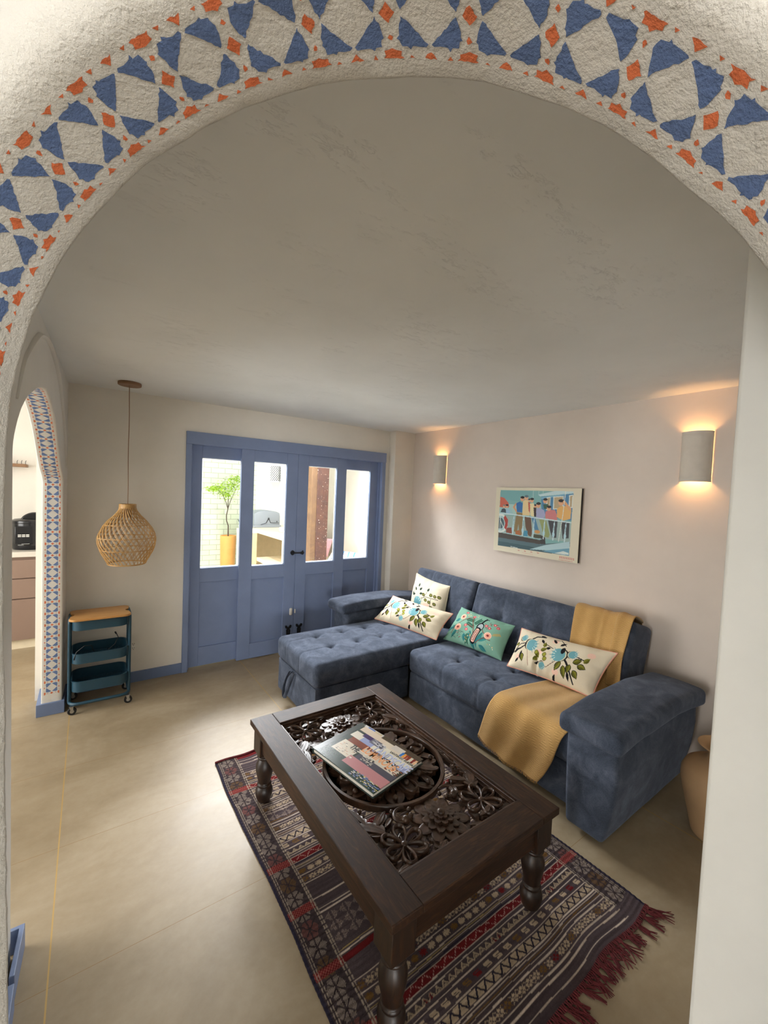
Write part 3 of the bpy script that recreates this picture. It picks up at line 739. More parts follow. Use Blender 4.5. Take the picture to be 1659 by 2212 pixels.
# ------------------------------------------------------------------ embroidered cushions
def pillow(name, label, C, thick, cv_, piping=None, droop=None, group=None, pipe_r=.004, seed=1):
    """C: world corners TL, TR, BR, BL of the front face; canvas painted on the front"""
    TL, TR, BR, BL = [np.array(c, float) for c in C]
    nu, nvv = cv_.w, cv_.h
    u = np.linspace(0, 1, nu); v = np.linspace(0, 1, nvv); U, V = np.meshgrid(u, v)
    a, b = 2*U-1, 2*V-1
    # pulled in edges between the pointed corners
    ins = .055; U2 = .5+(a*(1-ins*(1-b**2)*np.abs(a)))/2; V2 = .5+(b*(1-ins*1.5*(1-a**2)*np.abs(b)))/2
    P = (1-V2)[..., None]*((1-U2)[..., None]*TL+U2[..., None]*TR)+V2[..., None]*((1-U2)[..., None]*BL+U2[..., None]*BR)
    nrm = np.cross(TR-TL, BL-TL); nrm /= np.linalg.norm(nrm)
    if np.dot(nrm, np.array([0, 0, 1.6])-TL) < 0: nrm = -nrm
    prof_ = ((1-np.abs(a)**2.6)*(1-np.abs(b)**2.6)); prof_ = np.clip(prof_, 0, 1)**.55
    wr = np.zeros_like(prof_)
    W_ = np.linalg.norm(TR-TL); Hh = np.linalg.norm(BL-TL)
    for i in range(0, nvv):
        for j in range(0, nu, 1):
            x, y = U[i, j]*W_, V[i, j]*Hh
            wr[i, j] = mnoise.noise(Vector((x*9+seed*7, y*9, seed)))*.5+mnoise.noise(Vector((x*26*(1 if abs(a[i, j]) < abs(b[i, j]) else .4), y*26*(.4 if abs(a[i, j]) < abs(b[i, j]) else 1), seed+3)))*.25
    edge_ = np.maximum(np.abs(a), np.abs(b))
    disp = thick*.5*prof_+wr*.017*(.4+edge_**3)*np.minimum(1, prof_*3)
    if droop is not None: disp += droop(U, V)
    F_ = P+nrm*disp[..., None]; B_ = P-nrm*(thick*.5*prof_+wr*.006*prof_)[..., None]
    mb = MB(); mb.grid(F_); mb.grid(B_[:, ::-1])
    o = mb.build(name, M['linen'], None, fixn=False, angle=None)
    cols = np.concatenate([cv_.a.reshape(-1, 3), np.tile(cv_.a[0, 0], (nu*nvv, 1))]); set_col(o.data, cols)
    tag(o, label, 'cushion', group)
    if piping:
        e = np.concatenate([P[0, :], P[1:, -1], P[-1, ::-1][1:], P[::-1, 0][1:-1]])[::3]
        pm = MB(); pm.tube(e.tolist(), pipe_r, 7, closed=True); pm.build('piping', M[piping], o)
    return o
def cream_art(cv_, s, flip=False, seed=0):
    rr = random.Random(seed); W, Hh = cv_.W, cv_.H
    blu, blk, ol, pk = '6da2ab', '1d1c1f', '7a7a2c', 'e9c3b0'
    def spray(x, y, ang, n, L, lw, c=blk, side=True, c2=None):
        px, py = x, y; a = ang
        pts = [(x, y)]
        for i in range(n):
            x += math.cos(a)*L*.62; y += math.sin(a)*L*.62; a += rr.uniform(-.15, .25); pts.append((x, y))
            for sd in ((-1, 1) if side else ((-1)**i,)):
                cv_.leaf(x, y, a+sd*.95, L, lw, c, c2)
        cv_.line(pts, s*.007, blk); cv_.leaf(x, y, a, L, lw, c, c2)
    def thistle(x, y, ang, r):
        cv_.ell(x-math.cos(ang)*r*.25, y-math.sin(ang)*r*.25, r*.85, r*.8, blk, ang)
        cv_.ell(x+math.cos(ang)*r*.05, y+math.sin(ang)*r*.05, r*.95, r*.84, 'd5cfae', ang)
        cv_.ell(x+math.cos(ang)*r*.1, y+math.sin(ang)*r*.1, r*.85, r*.8, blu, ang)
        for k in range(9):
            b = ang-.9+k*.225; cv_.line([(x+math.cos(b)*r*.55, y+math.sin(b)*r*.55), (x+math.cos(b)*r*1.15, y+math.sin(b)*r*1.15)], r*.07, 'cfe0d8' if k % 2 else blu)
    return spray, thistle, blu, blk, ol, pk
def fx(cv_, flip): return (lambda x: cv_.W-x) if flip else (lambda x: x)
# long cream cushions (canvas units: width 1)
def long_art(flip):
    cv_ = Canvas(280, 126, 'd9cdb4', 1.0, .45)
    spray, thistle, blu, blk, ol, pk = cream_art(cv_, 1, seed=5)
    for x, y in ((.12, .34), (.36, .24), (.60, .38), (.86, .12), (.48, .08)): cv_.ell(x, y, .035, .028, pk)
    br_ = [(.02, .30), (.12, .25), (.19, .17), (.27, .08), (.36, .06)]
    cv_.line(br_, .017, blk); cv_.line([(.19, .17), (.10, .20), (.05, .27)], .010, blk); cv_.line([(.45, .06), (.52, .04), (.60, .10)], .007, blk)
    cv_.line([(.55, .20), (.63, .22), (.72, .30), (.80, .42)], [.016, .020, .014], blk)
    cv_.line([(.62, .22), (.70, .17), (.84, .19)], .009, blk); cv_.line([(.60, .24), (.50, .36), (.45, .38)], .006, '5a3a30')
    cv_.line([(.20, .22), (.25, .32), (.28, .40)], .006, '8a5a4a'); cv_.line([(.40, .14), (.50, .17), (.56, .23)], .007, blk)
    thistle(.24, .19, .1, .078); thistle(.12, .13, -.6, .045); thistle(.58, .21, 2.9, .082); thistle(.70, .17, -.3, .05); thistle(.44, .36, .9, .04)
    cv_.ell(.60, .16, .022, .035, blk)
    for x, y, a, L in ((.09, .25, 2.2, .08), (.15, .27, 1.7, .09), (.30, .05, .2, .07), (.34, .10, .8, .06), (.50, .10, -2.4, .07), (.47, .17, 2.8, .06), (.55, .12, -.9, .07), (.72, .34, 1.2, .08), (.13, .35, 2.1, .06), (.60, .40, 1.9, .08), (.40, .33, 2.6, .06)):
        cv_.leaf(x, y, a, L, .014, blk)
    for x, y, a, L in ((.33, .24, .9, .07), (.37, .22, -.5, .075), (.36, .29, 2.2, .06), (.40, .18, -1.7, .06), (.62, .27, 1.9, .10), (.66, .30, 1.2, .11), (.74, .24, -.6, .08), (.79, .25, .1, .08), (.77, .31, .8, .08), (.72, .27, 1.6, .08), (.83, .21, -1.0, .07), (.16, .30, 1.2, .08), (.08, .20, 2.8, .06)):
        cv_.leaf(x, y, a, L, .022, ol, '5c5c20', outline=blk if L > .075 else None)
    for x, y in ((.335, .25), (.45, .29), (.43, .25)): cv_.ell(x, y, .022, .024, '4b4a1e'); cv_.ell(x, y, .017, .019, '9a9a3c')
    if flip:
        cv_.a = cv_.a[:, ::-1]
    return cv_
def square_art():
    cv_ = Canvas(190, 178, 'ded3bb', .6, .56)
    spray, thistle, blu, blk, ol, pk = cream_art(cv_, 1, seed=2)
    cv_.ell(.10, .22, .04, .04, pk); cv_.ell(.08, .45, .05, .04, pk); cv_.ell(.36, .36, .05, .03, pk)
    cv_.line([(.14, .50), (.30, .50), (.46, .54)], .008, '8a5a4a'); cv_.line([(.30, .46), (.40, .38)], .006, '8a3a30')
    thistle(.20, .37, -1.3, .085)
    for k in range(5): cv_.line([(.20, .47), (.12+k*.04, .30)], .006, '2b6f80')
    for x, y, a in ((.18, .16, -1.6), (.15, .22, -2.3), (.21, .20, -.9), (.14, .27, 2.9), (.22, .25, -.4), (.10, .30, -1.9), (.34, .18, -1.2), (.38, .22, 0)): cv_.leaf(x, y, a, .06, .016, '33443a', outline=None)
    cv_.line([(.26, .30), (.33, .26), (.44, .25), (.52, .24)], .007, blk); cv_.line([(.30, .28), (.34, .19)], .005, blk); cv_.line([(.42, .26), (.42, .36)], .005, blk)
    for x, y in ((.29, .24), (.34, .30), (.41, .21), (.47, .21), (.53, .20), (.40, .31), (.48, .31), (.44, .37)): cv_.ell(x, y, .026, .022, '3a3a20'); cv_.ell(x, y, .019, .015, '76763a')
    return cv_
def teal_art():
    cv_ = Canvas(280, 172, '7fab98', 1.0, .61)
    G, T_, Br = '2e5e4c', '2f7478', '7a4b3e'
    for x, y, a, L in ((.08, .40, 2.3, .10), (.17, .24, 2.7, .11), (.20, .42, 1.9, .16), (.14, .36, 2.2, .10), (.55, .42, 1.3, .18), (.50, .50, 1.1, .14), (.62, .50, -.7, .22), (.60, .52, -1.3, .2), (.45, .38, 1.5, .14), (.64, .55, .3, .14), (.36, .45, 1.4, .12)):
        cv_.leaf(x, y, a, L, .030, T_, '3c8684')
    for x, y, a in ((.47, .26, -1.0), (.42, .44, 1.5), (.30, .22, -.1), (.33, .27, .3)):
        for k in range(7):
            q = .02*k; cx, cy = x+math.cos(a)*q, y+math.sin(a)*q
            for sd in (-1, 1): cv_.leaf(cx, cy, a+sd*.7, .05, .008, G)
    cv_.line([(.12, .50), (.14, .36), (.24, .26), (.34, .18), (.42, .15)], .012, Br); cv_.line([(.24, .26), (.20, .14)], .008, Br)
    cv_.line([(.52, .44), (.48, .32), (.42, .22), (.41, .16)], .013, Br); cv_.line([(.47, .32), (.38, .30), (.30, .33)], .010, Br)
    cv_.line([(.60, .28), (.66, .34), (.76, .40)], .010, Br); cv_.line([(.58, .54), (.68, .42), (.80, .42)], .010, Br)
    def rose(x, y, r, c='e8a58e'):
        cv_.ell(x, y, r, r*.95, 'f0cbb4'); cv_.ell(x+.004, y+.004, r*.8, r*.76, c); cv_.ell(x, y, r*.35, r*.3, '7a2f30')
    rose(.21, .19, .055); rose(.20, .38, .060); rose(.74, .36, .060)
    for x, y in ((.24, .09), (.40, .13), (.33, .32), (.37, .38), (.84, .18), (.72, .24), (.66, .22), (.78, .15)): cv_.ell(x, y, .027, .024, 'c9505c'); cv_.ell(x, y, .010, .010, 'f3c4b8')
    rr = random.Random(4)
    for k in range(44):
        x, y = rr.choice([(.76, .16), (.25, .48), (.70, .20)]); x += rr.uniform(-.09, .09); y += rr.uniform(-.06, .06)
        cv_.line([(x, y), (x+rr.uniform(-.03, .03), y+rr.uniform(-.03, .03))], .006, rr.choice(['3c4d50', '8a4a50', '2f5348', 'b86a70']))
    for k in range(26):
        x, y = rr.choice([(.44, .08), (.46, .44), (.38, .52), (.82, .52), (.30, .12)]); cv_.ell(x+rr.uniform(-.05, .05), y+rr.uniform(-.04, .04), .007, .007, rr.choice(['e6e2c8', 'd7ab5a', 'c8a35c']))
    for k in range(9): cv_.leaf(.80+.012*k, .32-.006*k, -.3+(-1)**k*.8, .03, .008, 'c7a04e')
    cv_.line([(.62, .10), (.60, .13), (.585, .18), (.56, .22)], [.026, .024, .022], '10131a'); cv_.line([(.60, .09), (.655, .10)], .012, '10131a')
    cv_.ell(.575, .27, .055, .075, '10131a', .2); cv_.ell(.578, .27, .040, .055, 'a9b6b8', .2)
    cv_.line([(.565, .33), (.53, .52)], .088, '10131a'); cv_.line([(.56, .34), (.535, .51)], .060, 'e8b8a8')
    for k in range(8):
        for j in (-1, 1): cv_.ell(.561-.004*k+j*.014, .345+.023*k, .009, .008, '3a1f22')
    return cv_
pillow('cushion', 'square cream embroidered cushion standing in the corner against the left backrest', [(2.70, 3.165, .822), (2.70, 2.69, .785), (2.55, 2.60, .445), (2.56, 3.10, .45)], .15, square_art(), 'cream_pipe', seed=1)
pillow('cushion', 'long cream floral cushion lying on the chaise in front of the square one', [(2.40, 3.145, .628), (2.42, 2.36, .655), (2.292, 2.405, .448), (2.165, 3.105, .450)], .13, long_art(False), 'pink_pipe', seed=2)
pillow('cushion', 'teal green cushion embroidered with a black bird and pink roses', [(2.62, 2.459, .663), (2.62, 1.907, .656), (2.442, 1.879, .434), (2.383, 2.423, .434)], .13, teal_art(), None, seed=3)
def dent(U, V): return -.022*np.exp(-((U-.37)/.02)**2)*np.clip((V-.45)*2.2, 0, 1)
pillow('cushion', 'long cream floral cushion leaning over the mustard blanket at the sofa\'s right end', [(2.60, 1.835, .662), (2.60, 1.160, .705), (2.435, 1.212, .452), (2.392, 1.790, .442)], .14, long_art(False), 'pink_pipe', droop=dent, seed=4)

# ------------------------------------------------------------------ mustard blanket, one cloth over back, seat and front edge
def blanket():
    # rows: (x, z, y_left, y_right)
    rows = [(3.000, .760, 1.50, 1.20), (2.985, .83, 1.505, 1.19), (2.90, .868, 1.51, 1.17), (2.80, .902, 1.515, 1.155), (2.748, .904, 1.515, 1.150), (2.728, .875, 1.512, 1.150), (2.690, .755, 1.505, 1.158), (2.655, .645, 1.495, 1.165), (2.615, .520, 1.47, 1.150), (2.592, .462, 1.465, 1.14),
            (2.55, .442, 1.47, 1.13), (2.45, .438, 1.50, 1.12), (2.33, .436, 1.525, 1.105), (2.20, .434, 1.555, 1.10), (2.10, .433, 1.565, 1.10), (2.04, .428, 1.580, 1.11), (2.008, .400, 1.592, 1.13), (1.998, .34, 1.62, 1.15), (1.994, .26, 1.645, 1.175), (1.990, .18, 1.665, 1.21), (1.986, .125, 1.680, 1.245)]
    A = np.array(rows); d = np.concatenate([[0], np.cumsum(np.hypot(np.diff(A[:, 0]), np.diff(A[:, 1])))])
    t_ = np.linspace(0, d[-1], 170); R_ = np.stack([np.interp(t_, d, A[:, i]) for i in range(4)], 1)
    k = np.ones(7)/7; 
    for i in range(4):
        p = np.pad(R_[:, i], 3, mode='edge'); R_[:, i] = np.convolve(p, k, 'valid')
    nu = 60; P = np.zeros((len(t_), nu, 3)); UV = np.zeros((len(t_), nu, 2))
    tgx = np.gradient(R_[:, 0]); tgz = np.gradient(R_[:, 1]); ln = np.hypot(tgx, tgz); nx, nz = tgz/ln, -tgx/ln
    for j in range(nu):
        f = j/(nu-1); y = R_[:, 2]+(R_[:, 3]-R_[:, 2])*f
        hang = np.clip((t_-(d[15]))/.15, 0, 1)
        # the hanging hem drops lower towards the right
        fold = .004*np.sin(f*18+t_*3)+.004*np.sin(f*9-t_*5+1)+.012*hang*np.sin(f*13+1.0)*f
        back = np.clip((d[9]-t_)/.2, 0, 1); fold += back*(.006*np.exp(-((f-.55)/.04)**2)+.006*np.exp(-((f-.8)/.05)**2))
        fold += .004
        P[:, j, 0] = R_[:, 0]-np.abs(nx)*fold*1.0-hang*.004*f; P[:, j, 1] = y; P[:, j, 2] = R_[:, 1]+np.abs(nz)*fold-hang*hang*(.075*f*(1.3-f)*1.5)
        UV[:, j, 0] = f*.42; UV[:, j, 1] = t_
    mb = MB(); mb.grid(P); o = mb.build('throw_blanket', M['mustard'], None, fixn=False, angle=None)
    uvl = o.data.uv_layers.new(name='UVMap'); flat = UV.reshape(-1, 2)
    li = np.zeros(len(o.data.loops), int); o.data.loops.foreach_get('vertex_index', li); uvl.data.foreach_set('uv', flat[li].ravel())
    s_ = o.modifiers.new('solid', 'SOLIDIFY'); s_.thickness = .006; s_.offset = 1
    # fringe on the bottom hem
    fm = MB()
    for j in range(0, nu*2-1):
        f = j/(nu*2-2)*(nu-1); a = P[-1, int(f)]*(1-(f % 1))+P[-1, min(nu-1, int(f)+1)]*(f % 1)
        fm.tube([a+np.array([0, 0, .002]), a+np.array([random.uniform(-.002, .001), random.uniform(-.004, .004), -.006]), a+np.array([random.uniform(-.003, .001), random.uniform(-.006, .006), -.015])], [.0016, .0012, .0007], 5)
    fm.build('fringe', M['mustard'], o)
    tag(o, 'mustard yellow woven blanket draped over the sofa back, seat and front edge', 'blanket')
    # second layer folded behind
    mb = MB(); n0 = 8; n1 = 78
    Q = P[n0:n1, -16:].copy(); Q[:, :, 0] += .010*0-.010; Q[:, :, 1] -= .012; Q[:, :, 2] += .004
    mb.grid(Q); q = mb.build('folded_edge', M['mustard'], o, fixn=False, angle=None)
    uvl = q.data.uv_layers.new(name='UVMap'); flat = UV[n0:n1, -16:].reshape(-1, 2)
    li = np.zeros(len(q.data.loops), int); q.data.loops.foreach_get('vertex_index', li); uvl.data.foreach_set('uv', flat[li].ravel())
    s_ = q.modifiers.new('solid', 'SOLIDIFY'); s_.thickness = .006; s_.offset = 1
blanket()

# ------------------------------------------------------------------ kilim rug
def rug():
    X0, X1, Y0, Y1 = .610, 1.828, .645, 2.425
    nx, ny = 440, 640
    x = np.linspace(0, X1-X0, nx); y = np.linspace(0, Y1-Y0, ny); X, Y = np.meshgrid(x, y); Wd = X1-X0
    wob = np.array([[mnoise.noise(Vector((a*3, b*3, 0))) for a in x[::8]] for b in y[::8]]); wob = np.repeat(np.repeat(wob, 8, 0), 8, 1)[:ny, :nx]
    Yp = Y+wob*.006
    rn = np.random.default_rng(2)
    C = np.zeros((ny, nx, 3))
    def L(c): return np.array(lin(c)[:3])
    base = L('4a3f41'); white = L('b9a898'); cream = L('a8947c'); red = L('651c1e'); dark = L('2a2530'); ochre = L('6a4e2a'); navy = L('2a2830')
    C[:] = base
    C *= (1+.25*wob[..., None])
    warp = 0.8+.4*rn.random((ny, 1)); weave = .85+.3*rn.random((ny, nx)); 
    def band(yc, h): return np.abs(Yp-yc) < h/2
    def st_line(yc, c=white, h=.0042): C[band(yc, h) & inner] = c
    bw = .112; inner = (X > bw) & (X < Wd-bw)
    def saw(v, p): return np.abs(((v/p) % 1)*2-1)
    def zig(yc, h, p, bgc, fg, lw=.0045, fill=None):
        m = band(yc, h) & inner; C[m] = bgc
        v = (Yp-(yc-h/2))/h; s_ = saw(X, p)
        if fill is not None:
            k = m & (v > s_); C[k] = fill
        k = m & (np.abs(v-s_)*h < lw); C[k] = fg
    def redz(yc, h=.030):
        m = band(yc, h) & inner; C[m] = red
        v = (Yp-yc)/h*2; s_ = np.abs((((X/.052) % 1)*2-1))*1.5-.75
        sq = np.sign(np.sin(X/.026*PI))*.0
        k = m & (np.abs(v-s_) < .20) & (((X*450).astype(int) % 2) == 0); C[k] = L('a8847a')
        C[band(yc-h/2, .003) & inner] = white*.8; C[band(yc+h/2, .003) & inner] = white*.8
    def motif(yc, h, p, kind, c=cream, alt=True):
        m = band(yc, h) & inner; u = (X % p)/p-.5; v = (Yp-yc)/h; idx = np.floor(X/p).astype(int)
        cc = np.where(((idx % 5) == 3)[..., None], ochre if True else c, c) if alt else np.broadcast_to(c, C.shape)
        cc = np.where(((idx*7+3) % 11 == 0)[..., None], red, cc)
        if kind == 'S': k = m & ((((np.abs(v) < .10) & (np.abs(u) < .26)) | ((np.abs(v-.28) < .1) & (np.abs(u+.04) < .26)) | ((np.abs(v+.28) < .1) & (np.abs(u-.04) < .26)) | ((np.abs(u+.24) < .06) & (v > 0) & (v < .3)) | ((np.abs(u-.24) < .06) & (v < 0) & (v > -.3))))
        if kind == 'X': k = m & ((np.abs(u)+np.abs(v) < .5) ^ ((np.abs(np.abs(u)-np.abs(v)) < .06)))
        if kind == 'star': k = m & ((np.abs(u) < .13) & (np.abs(v) < .42) | (np.abs(v) < .13) & (np.abs(u) < .40) | (np.abs(np.abs(u)-np.abs(v)) < .10) & (np.abs(u) < .32))
        if kind == 'tri': k = m & (v+.5 < saw(X, p)*1.05) & (np.abs(v+.5-saw(X, p)*.6) > .09)
        C[k] = cc[k]
    def dots(yc, h):
        m = band(yc, h) & inner; u = (X % .06)/.06-.5; v = ((Yp-yc+h/2) % .04)/.04-.5
        k = m & ((np.abs(u)+np.abs(v) < .52) ^ (np.abs(u) < .07)) & (((X*330).astype(int)+(Y*200).astype(int)) % 2 == 0)
        C[k] = L('8b7a70')
    Y_ = lambda yy: yy-Y0
    def group(y0, sg):
        f = lambda q: Y_(y0+sg*q)
        redz(f(0)); zig(f(-.045), .020, .030, base*.8, cream*.9, .0035); motif(f(-.045), .018, .030, 'tri', cream*.8, False); st_line(f(-.029)); st_line(f(-.067), white)
        motif(f(-.087), .024, .050, 'S'); st_line(f(-.106), white); zig(f(-.125), .026, .040, cream*.95, dark, .005); st_line(f(-.143), white)
        for q in (-.153, -.167): st_line(f(q), white*.8, .003)
        st_line(f(-.160), ochre, .003); st_line(f(-.180)); motif(f(-.200), .024, .036, 'X'); st_line(f(-.219)); st_line(f(-.236), white*.8, .003)
        st_line(f(.022), dark, .004); st_line(f(.031), white*.8, .003); st_line(f(.038), L('9a8458'), .003); st_line(f(.045), white*.8, .003)
        motif(f(.066), .026, .038, 'star'); st_line(f(.085), white); motif(f(.107), .026, .036, 'X'); st_line(f(.127))
    group(.942, 1)
    C[band(Y_(1.145), .022) & inner] = red*.9; st_line(Y_(1.165)); st_line(Y_(1.175), L('9a8458')); 
    dots(Y_(1.255), .12); st_line(Y_(1.325)); st_line(Y_(1.34), white)
    group(1.592, -1)
    st_line(Y_(1.385)); 
    group(1.592+.0, 1) if False else None
    dots(Y_(1.90), .12); st_line(Y_(1.972)); st_line(Y_(1.83)); st_line(Y_(1.842), ochre)
    group(2.132, 1)
    C[band(Y_(2.41), .03)] = red
    st_line(Y_(2.37)); st_line(Y_(2.345))
    st_line(Y_(.675)); st_line(Y_(.705))
    # side borders with dotted rosettes, red where the red bands cross
    bor = ~inner & (Y > Y_(.71))
    xb = np.minimum(X, Wd-X)
    C[bor] = base*.75
    idx = np.floor(Yp/.068).astype(int); v = (Yp % .068)/.068-.5; u = (xb-.058)/.075
    k = bor & (np.maximum(np.abs(u)+np.abs(v)*.5, np.abs(v)) < .46) & ((((X*360).astype(int)+(Y*300).astype(int)) % 2) == 0); tint = np.where((idx % 5 == 2)[..., None], ochre, np.where((idx % 5 == 4)[..., None], L('7a4a44'), L('93857a'))); C[k] = tint[k]
    k = bor & ((np.abs(u-v) < .05) | (np.abs(u+v) < .05) | (np.abs(u) < .04)); C[k] = base*.6
    for yc in (.942, 1.145, 1.592, 2.132, 1.37): 
        k = bor & (np.abs(Yp-Y_(yc)) < .016); C[k] = red
        k = bor & (np.abs(Yp-Y_(yc)) < .016) & (((X*180).astype(int)+(Y*180).astype(int)) % 2 == 0); C[k] = L('8a4a44')
    for xc, h in ((.016, .003), (.024, .003), (.106, .005), (.115, .005)):
        k = (np.abs(xb-xc-wob*.003) < h/2) & (Y > Y_(.72)) & (((Y*260).astype(int)) % 5 != 0); C[k] = L('97897a')
    C[(xb < .010)] = L('2c2836')
    C *= (warp*.5+.5)[..., None]*weave[..., None]; C = np.clip(C, 0, 1)
    # ragged ends and a slightly rumpled surface
    PX = X0+X+wob*.006*np.sin(Y*9)+.010*np.sin(Y*5+1)*(X/Wd-.5); 
    e0 = np.array([mnoise.noise(Vector((a*5, 7, 0))) for a in x])*.018; e1 = np.array([mnoise.noise(Vector((a*4, 17, 0))) for a in x])*.012
    PY = Y0+Y+e0[None, :]*np.clip(1-Y/.25, 0, 1)+e1[None, :]*np.clip(1-(Y1-Y0-Y)/.2, 0, 1)-.012*(X/Wd)*0
    PZ = .0075+.0025*np.sin(X*30+np.sin(Y*14))*np.clip(wob+.4, 0, 1)+.001*np.sin(Yp*2*PI/.02)
    P = np.stack([PX, PY, PZ], -1); mb = MB(); mb.grid(P); o = mb.build('kilim_rug', M['rug'], None, fixn=False, angle=None)
    set_col(o.data, C.reshape(-1, 3))
    s_ = o.modifiers.new('solid', 'SOLIDIFY'); s_.thickness = .005; s_.offset = -1
    tag(o, 'flat-woven striped kilim rug in plum, cream and dark red under the coffee table', 'rug')
    # tassels at the near end
    fm = MB(); r2 = random.Random(5)
    for i in range(0, nx, 3):
        p = P[0, i]; 
        fm.tube([p+np.array([0, .004, .001]), p+np.array([r2.uniform(-.004, .004), -.006, .002]), p+np.array([r2.uniform(-.004, .004), -.014, 0])], .0028, 5)
    for k in range(74):
        i = int(np.clip((k/74)*nx+r2.uniform(-5, 5), 0, nx-1)); p = P[0, i]
        if .30 < k/74 < .36 or .86 < k/74 < .90: continue
        L_ = r2.uniform(.04, .085)*(1.5 if k > 64 and r2.random() < .2 else 1); a = r2.uniform(-.4, .7)+(.25 if k > 60 else 0)
        for q in range(5):
            pts = [p]; cur = p+np.array([r2.uniform(-.003, .003), 0, 0]); aa = a+r2.uniform(-.15, .15)
            for s_i in range(5):
                aa += r2.uniform(-.22, .22); cur = cur+np.array([math.sin(aa), -math.cos(aa), 0])*L_/5; cur[2] = .0045+.003*r2.random(); pts.append(cur)
            fm.tube(pts, [.0028, .0026, .0024, .0022, .002, .0012], 5)
    fm.build('fringe', M['fringe'], o)
    # small roll of red at the far edge
    fm = MB(); fm.tube([P[-1, i]+np.array([0, 0, .002]) for i in range(0, nx, 10)], .006, 7); fm.build('bound_edge', M['fringe'], o)
rug()

# ------------------------------------------------------------------ carved coffee table
TX0, TX1, TY0, TY1, TH = .687, 1.496, .840, 2.062, .42
table = thing('coffee_table', 'dark carved wooden coffee table with turned legs standing on the kilim rug', 'table', ((TX0+TX1)/2, (TY0+TY1)/2, 0))
IX0, IX1, IY0, IY1 = .802, 1.392, .957, 1.952
def board(poly, mat): 
    mb = MB(); mb.prism(poly, TH-.028, TH); return mb.build('frame_board', M[mat], table, False, .0035)
board([(TX0, TY0), (TX0, TY1), (IX0, TY1), (IX0, TY0)][::-1], 'wood_y'); board([(IX1, TY0), (IX1, TY1), (TX1, TY1), (TX1, TY0)][::-1], 'wood_y')
board([(IX0, TY0), (IX0, IY0), (IX1, IY0), (IX1, TY0)][::-1], 'wood_x'); board([(IX0, IY1), (IX0, TY1), (IX1, TY1), (IX1, IY1)][::-1], 'wood_x')
# stepped moulding round the opening
mb = MB()
for k, (o, z0, z1) in enumerate(((.0, .384, .412), (.008, .380, .400), (.016, .376, .389))):
    w_ = .0085
    mb.box(IX0+o, IX0+o+w_, IY0+o, IY1-o, z0, z1); mb.box(IX1-o-w_, IX1-o, IY0+o, IY1-o, z0, z1)
    mb.box(IX0+o, IX1-o, IY0+o, IY0+o+w_, z0, z1); mb.box(IX0+o, IX1-o, IY1-o-w_, IY1-o, z0, z1)
mb.build('inner_moulding', M['carved'], table, False, .0015)
ai = .030
for nm, b in (('apron', (TX0+ai, TX0+ai+.022, TY0+.05, TY1-.05)), ('apron', (TX1-ai-.022, TX1-ai, TY0+.05, TY1-.05))):
    MB().box(*b, .285, TH-.028).build(nm, M['wood_y'], table, False, .002)
for b in ((TX0+.05, TX1-.05, TY0+ai, TY0+ai+.022), (TX0+.05, TX1-.05, TY1-ai-.022, TY1-ai)):
    MB().box(*b, .285, TH-.028).build('apron', M['wood_x'], table, False, .002)
legp = [(.020, .008), (.027, .012), (.033, .03), (.037, .052), (.037, .07), (.031, .084), (.0265, .090), (.031, .096), (.031, .102), (.026, .107), (.028, .12), (.034, .150), (.0385, .180), (.038, .200), (.030, .222), (.024, .232), (.033, .238), (.034, .246), (.026, .252), (.034, .262), (.036, .270)]
for lx in (TX0+.062, TX1-.062):
    for ly in (TY0+.062, TY1-.062):
        mb = MB(); mb.lathe([(a_*1.16, z_) for a_, z_ in legp], (lx, ly, 0), 28); q = .045; mb.box(lx-q, lx+q, ly-q, ly+q, .266, TH-.028)
        mb.build('leg', M['wood_z'], table, True, .003, 35)
PC = (1.097, 1.4545)
def petal(mb, x, y, ang, L, w_, z=.392, h=.010, grooves=2, dish=.5, zb=.374, bend=0, tipw=.75, nu=9, nvv=9, rise=0):
    rows = []
    for i in range(nu+1):
        f = i/nu; q_m = .60; wd = w_*.5*((.22+.78*math.sin(PI/2*f/q_m)**1.2) if f < q_m else math.sqrt(max(.0, 1-((f-q_m)/(1.02-q_m))**2))**.9); a = ang+bend*f
        # centre line with bend
        cx = x+L*f*math.cos(ang+bend*f*.5); cy = y+L*f*math.sin(ang+bend*f*.5)
        row = [None]*(nvv+2)
        for j in range(nvv):
            v = -1+2*j/(nvv-1); hh = h*(1-v*v*.35)*(.35+.65*math.sin(PI*min(1, f*.8+.15))) - dish*h*(math.exp(-(v/.5)**2))*math.sin(PI*f) + (math.cos(v*PI*(grooves+1))*.0011 if grooves else 0)*math.sin(PI*f)
            row[j+1] = (cx-math.sin(a)*wd*v, cy+math.cos(a)*wd*v, z+hh+rise*f)
        row[0] = (row[1][0], row[1][1], zb); row[-1] = (row[-2][0], row[-2][1], zb); rows.append(row)
    mb.grid(np.array(rows))
    mb.mesh(rows[-1]+[(rows[-1][0][0], rows[-1][0][1], zb)], [tuple(range(len(rows[-1])))])
def loop_petal(mb, x, y, ang, L, w_, z=.398, r=.0046):
    pts = []
    for i in range(22):
        t_ = i/22*2*PI; f = (1-math.cos(t_))/2; v = math.sin(t_)*(.45+.75*f)
        pts.append((x+math.cos(ang)*L*(.06+.94*f)-math.sin(ang)*w_*.5*v, y+math.sin(ang)*L*(.06+.94*f)+math.cos(ang)*w_*.5*v, z-.004*(1-f)))
    mb.tube(pts, [r*(.8+.5*(1-math.cos(i/22*2*PI))/2) for i in range(22)], 7, closed=True, flat=1.5)
    mb.tube([(x+math.cos(ang)*L*q, y+math.sin(ang)*L*q, z-.009) for q in (.1, .5, .8)], [.002, .004, .002], 6)
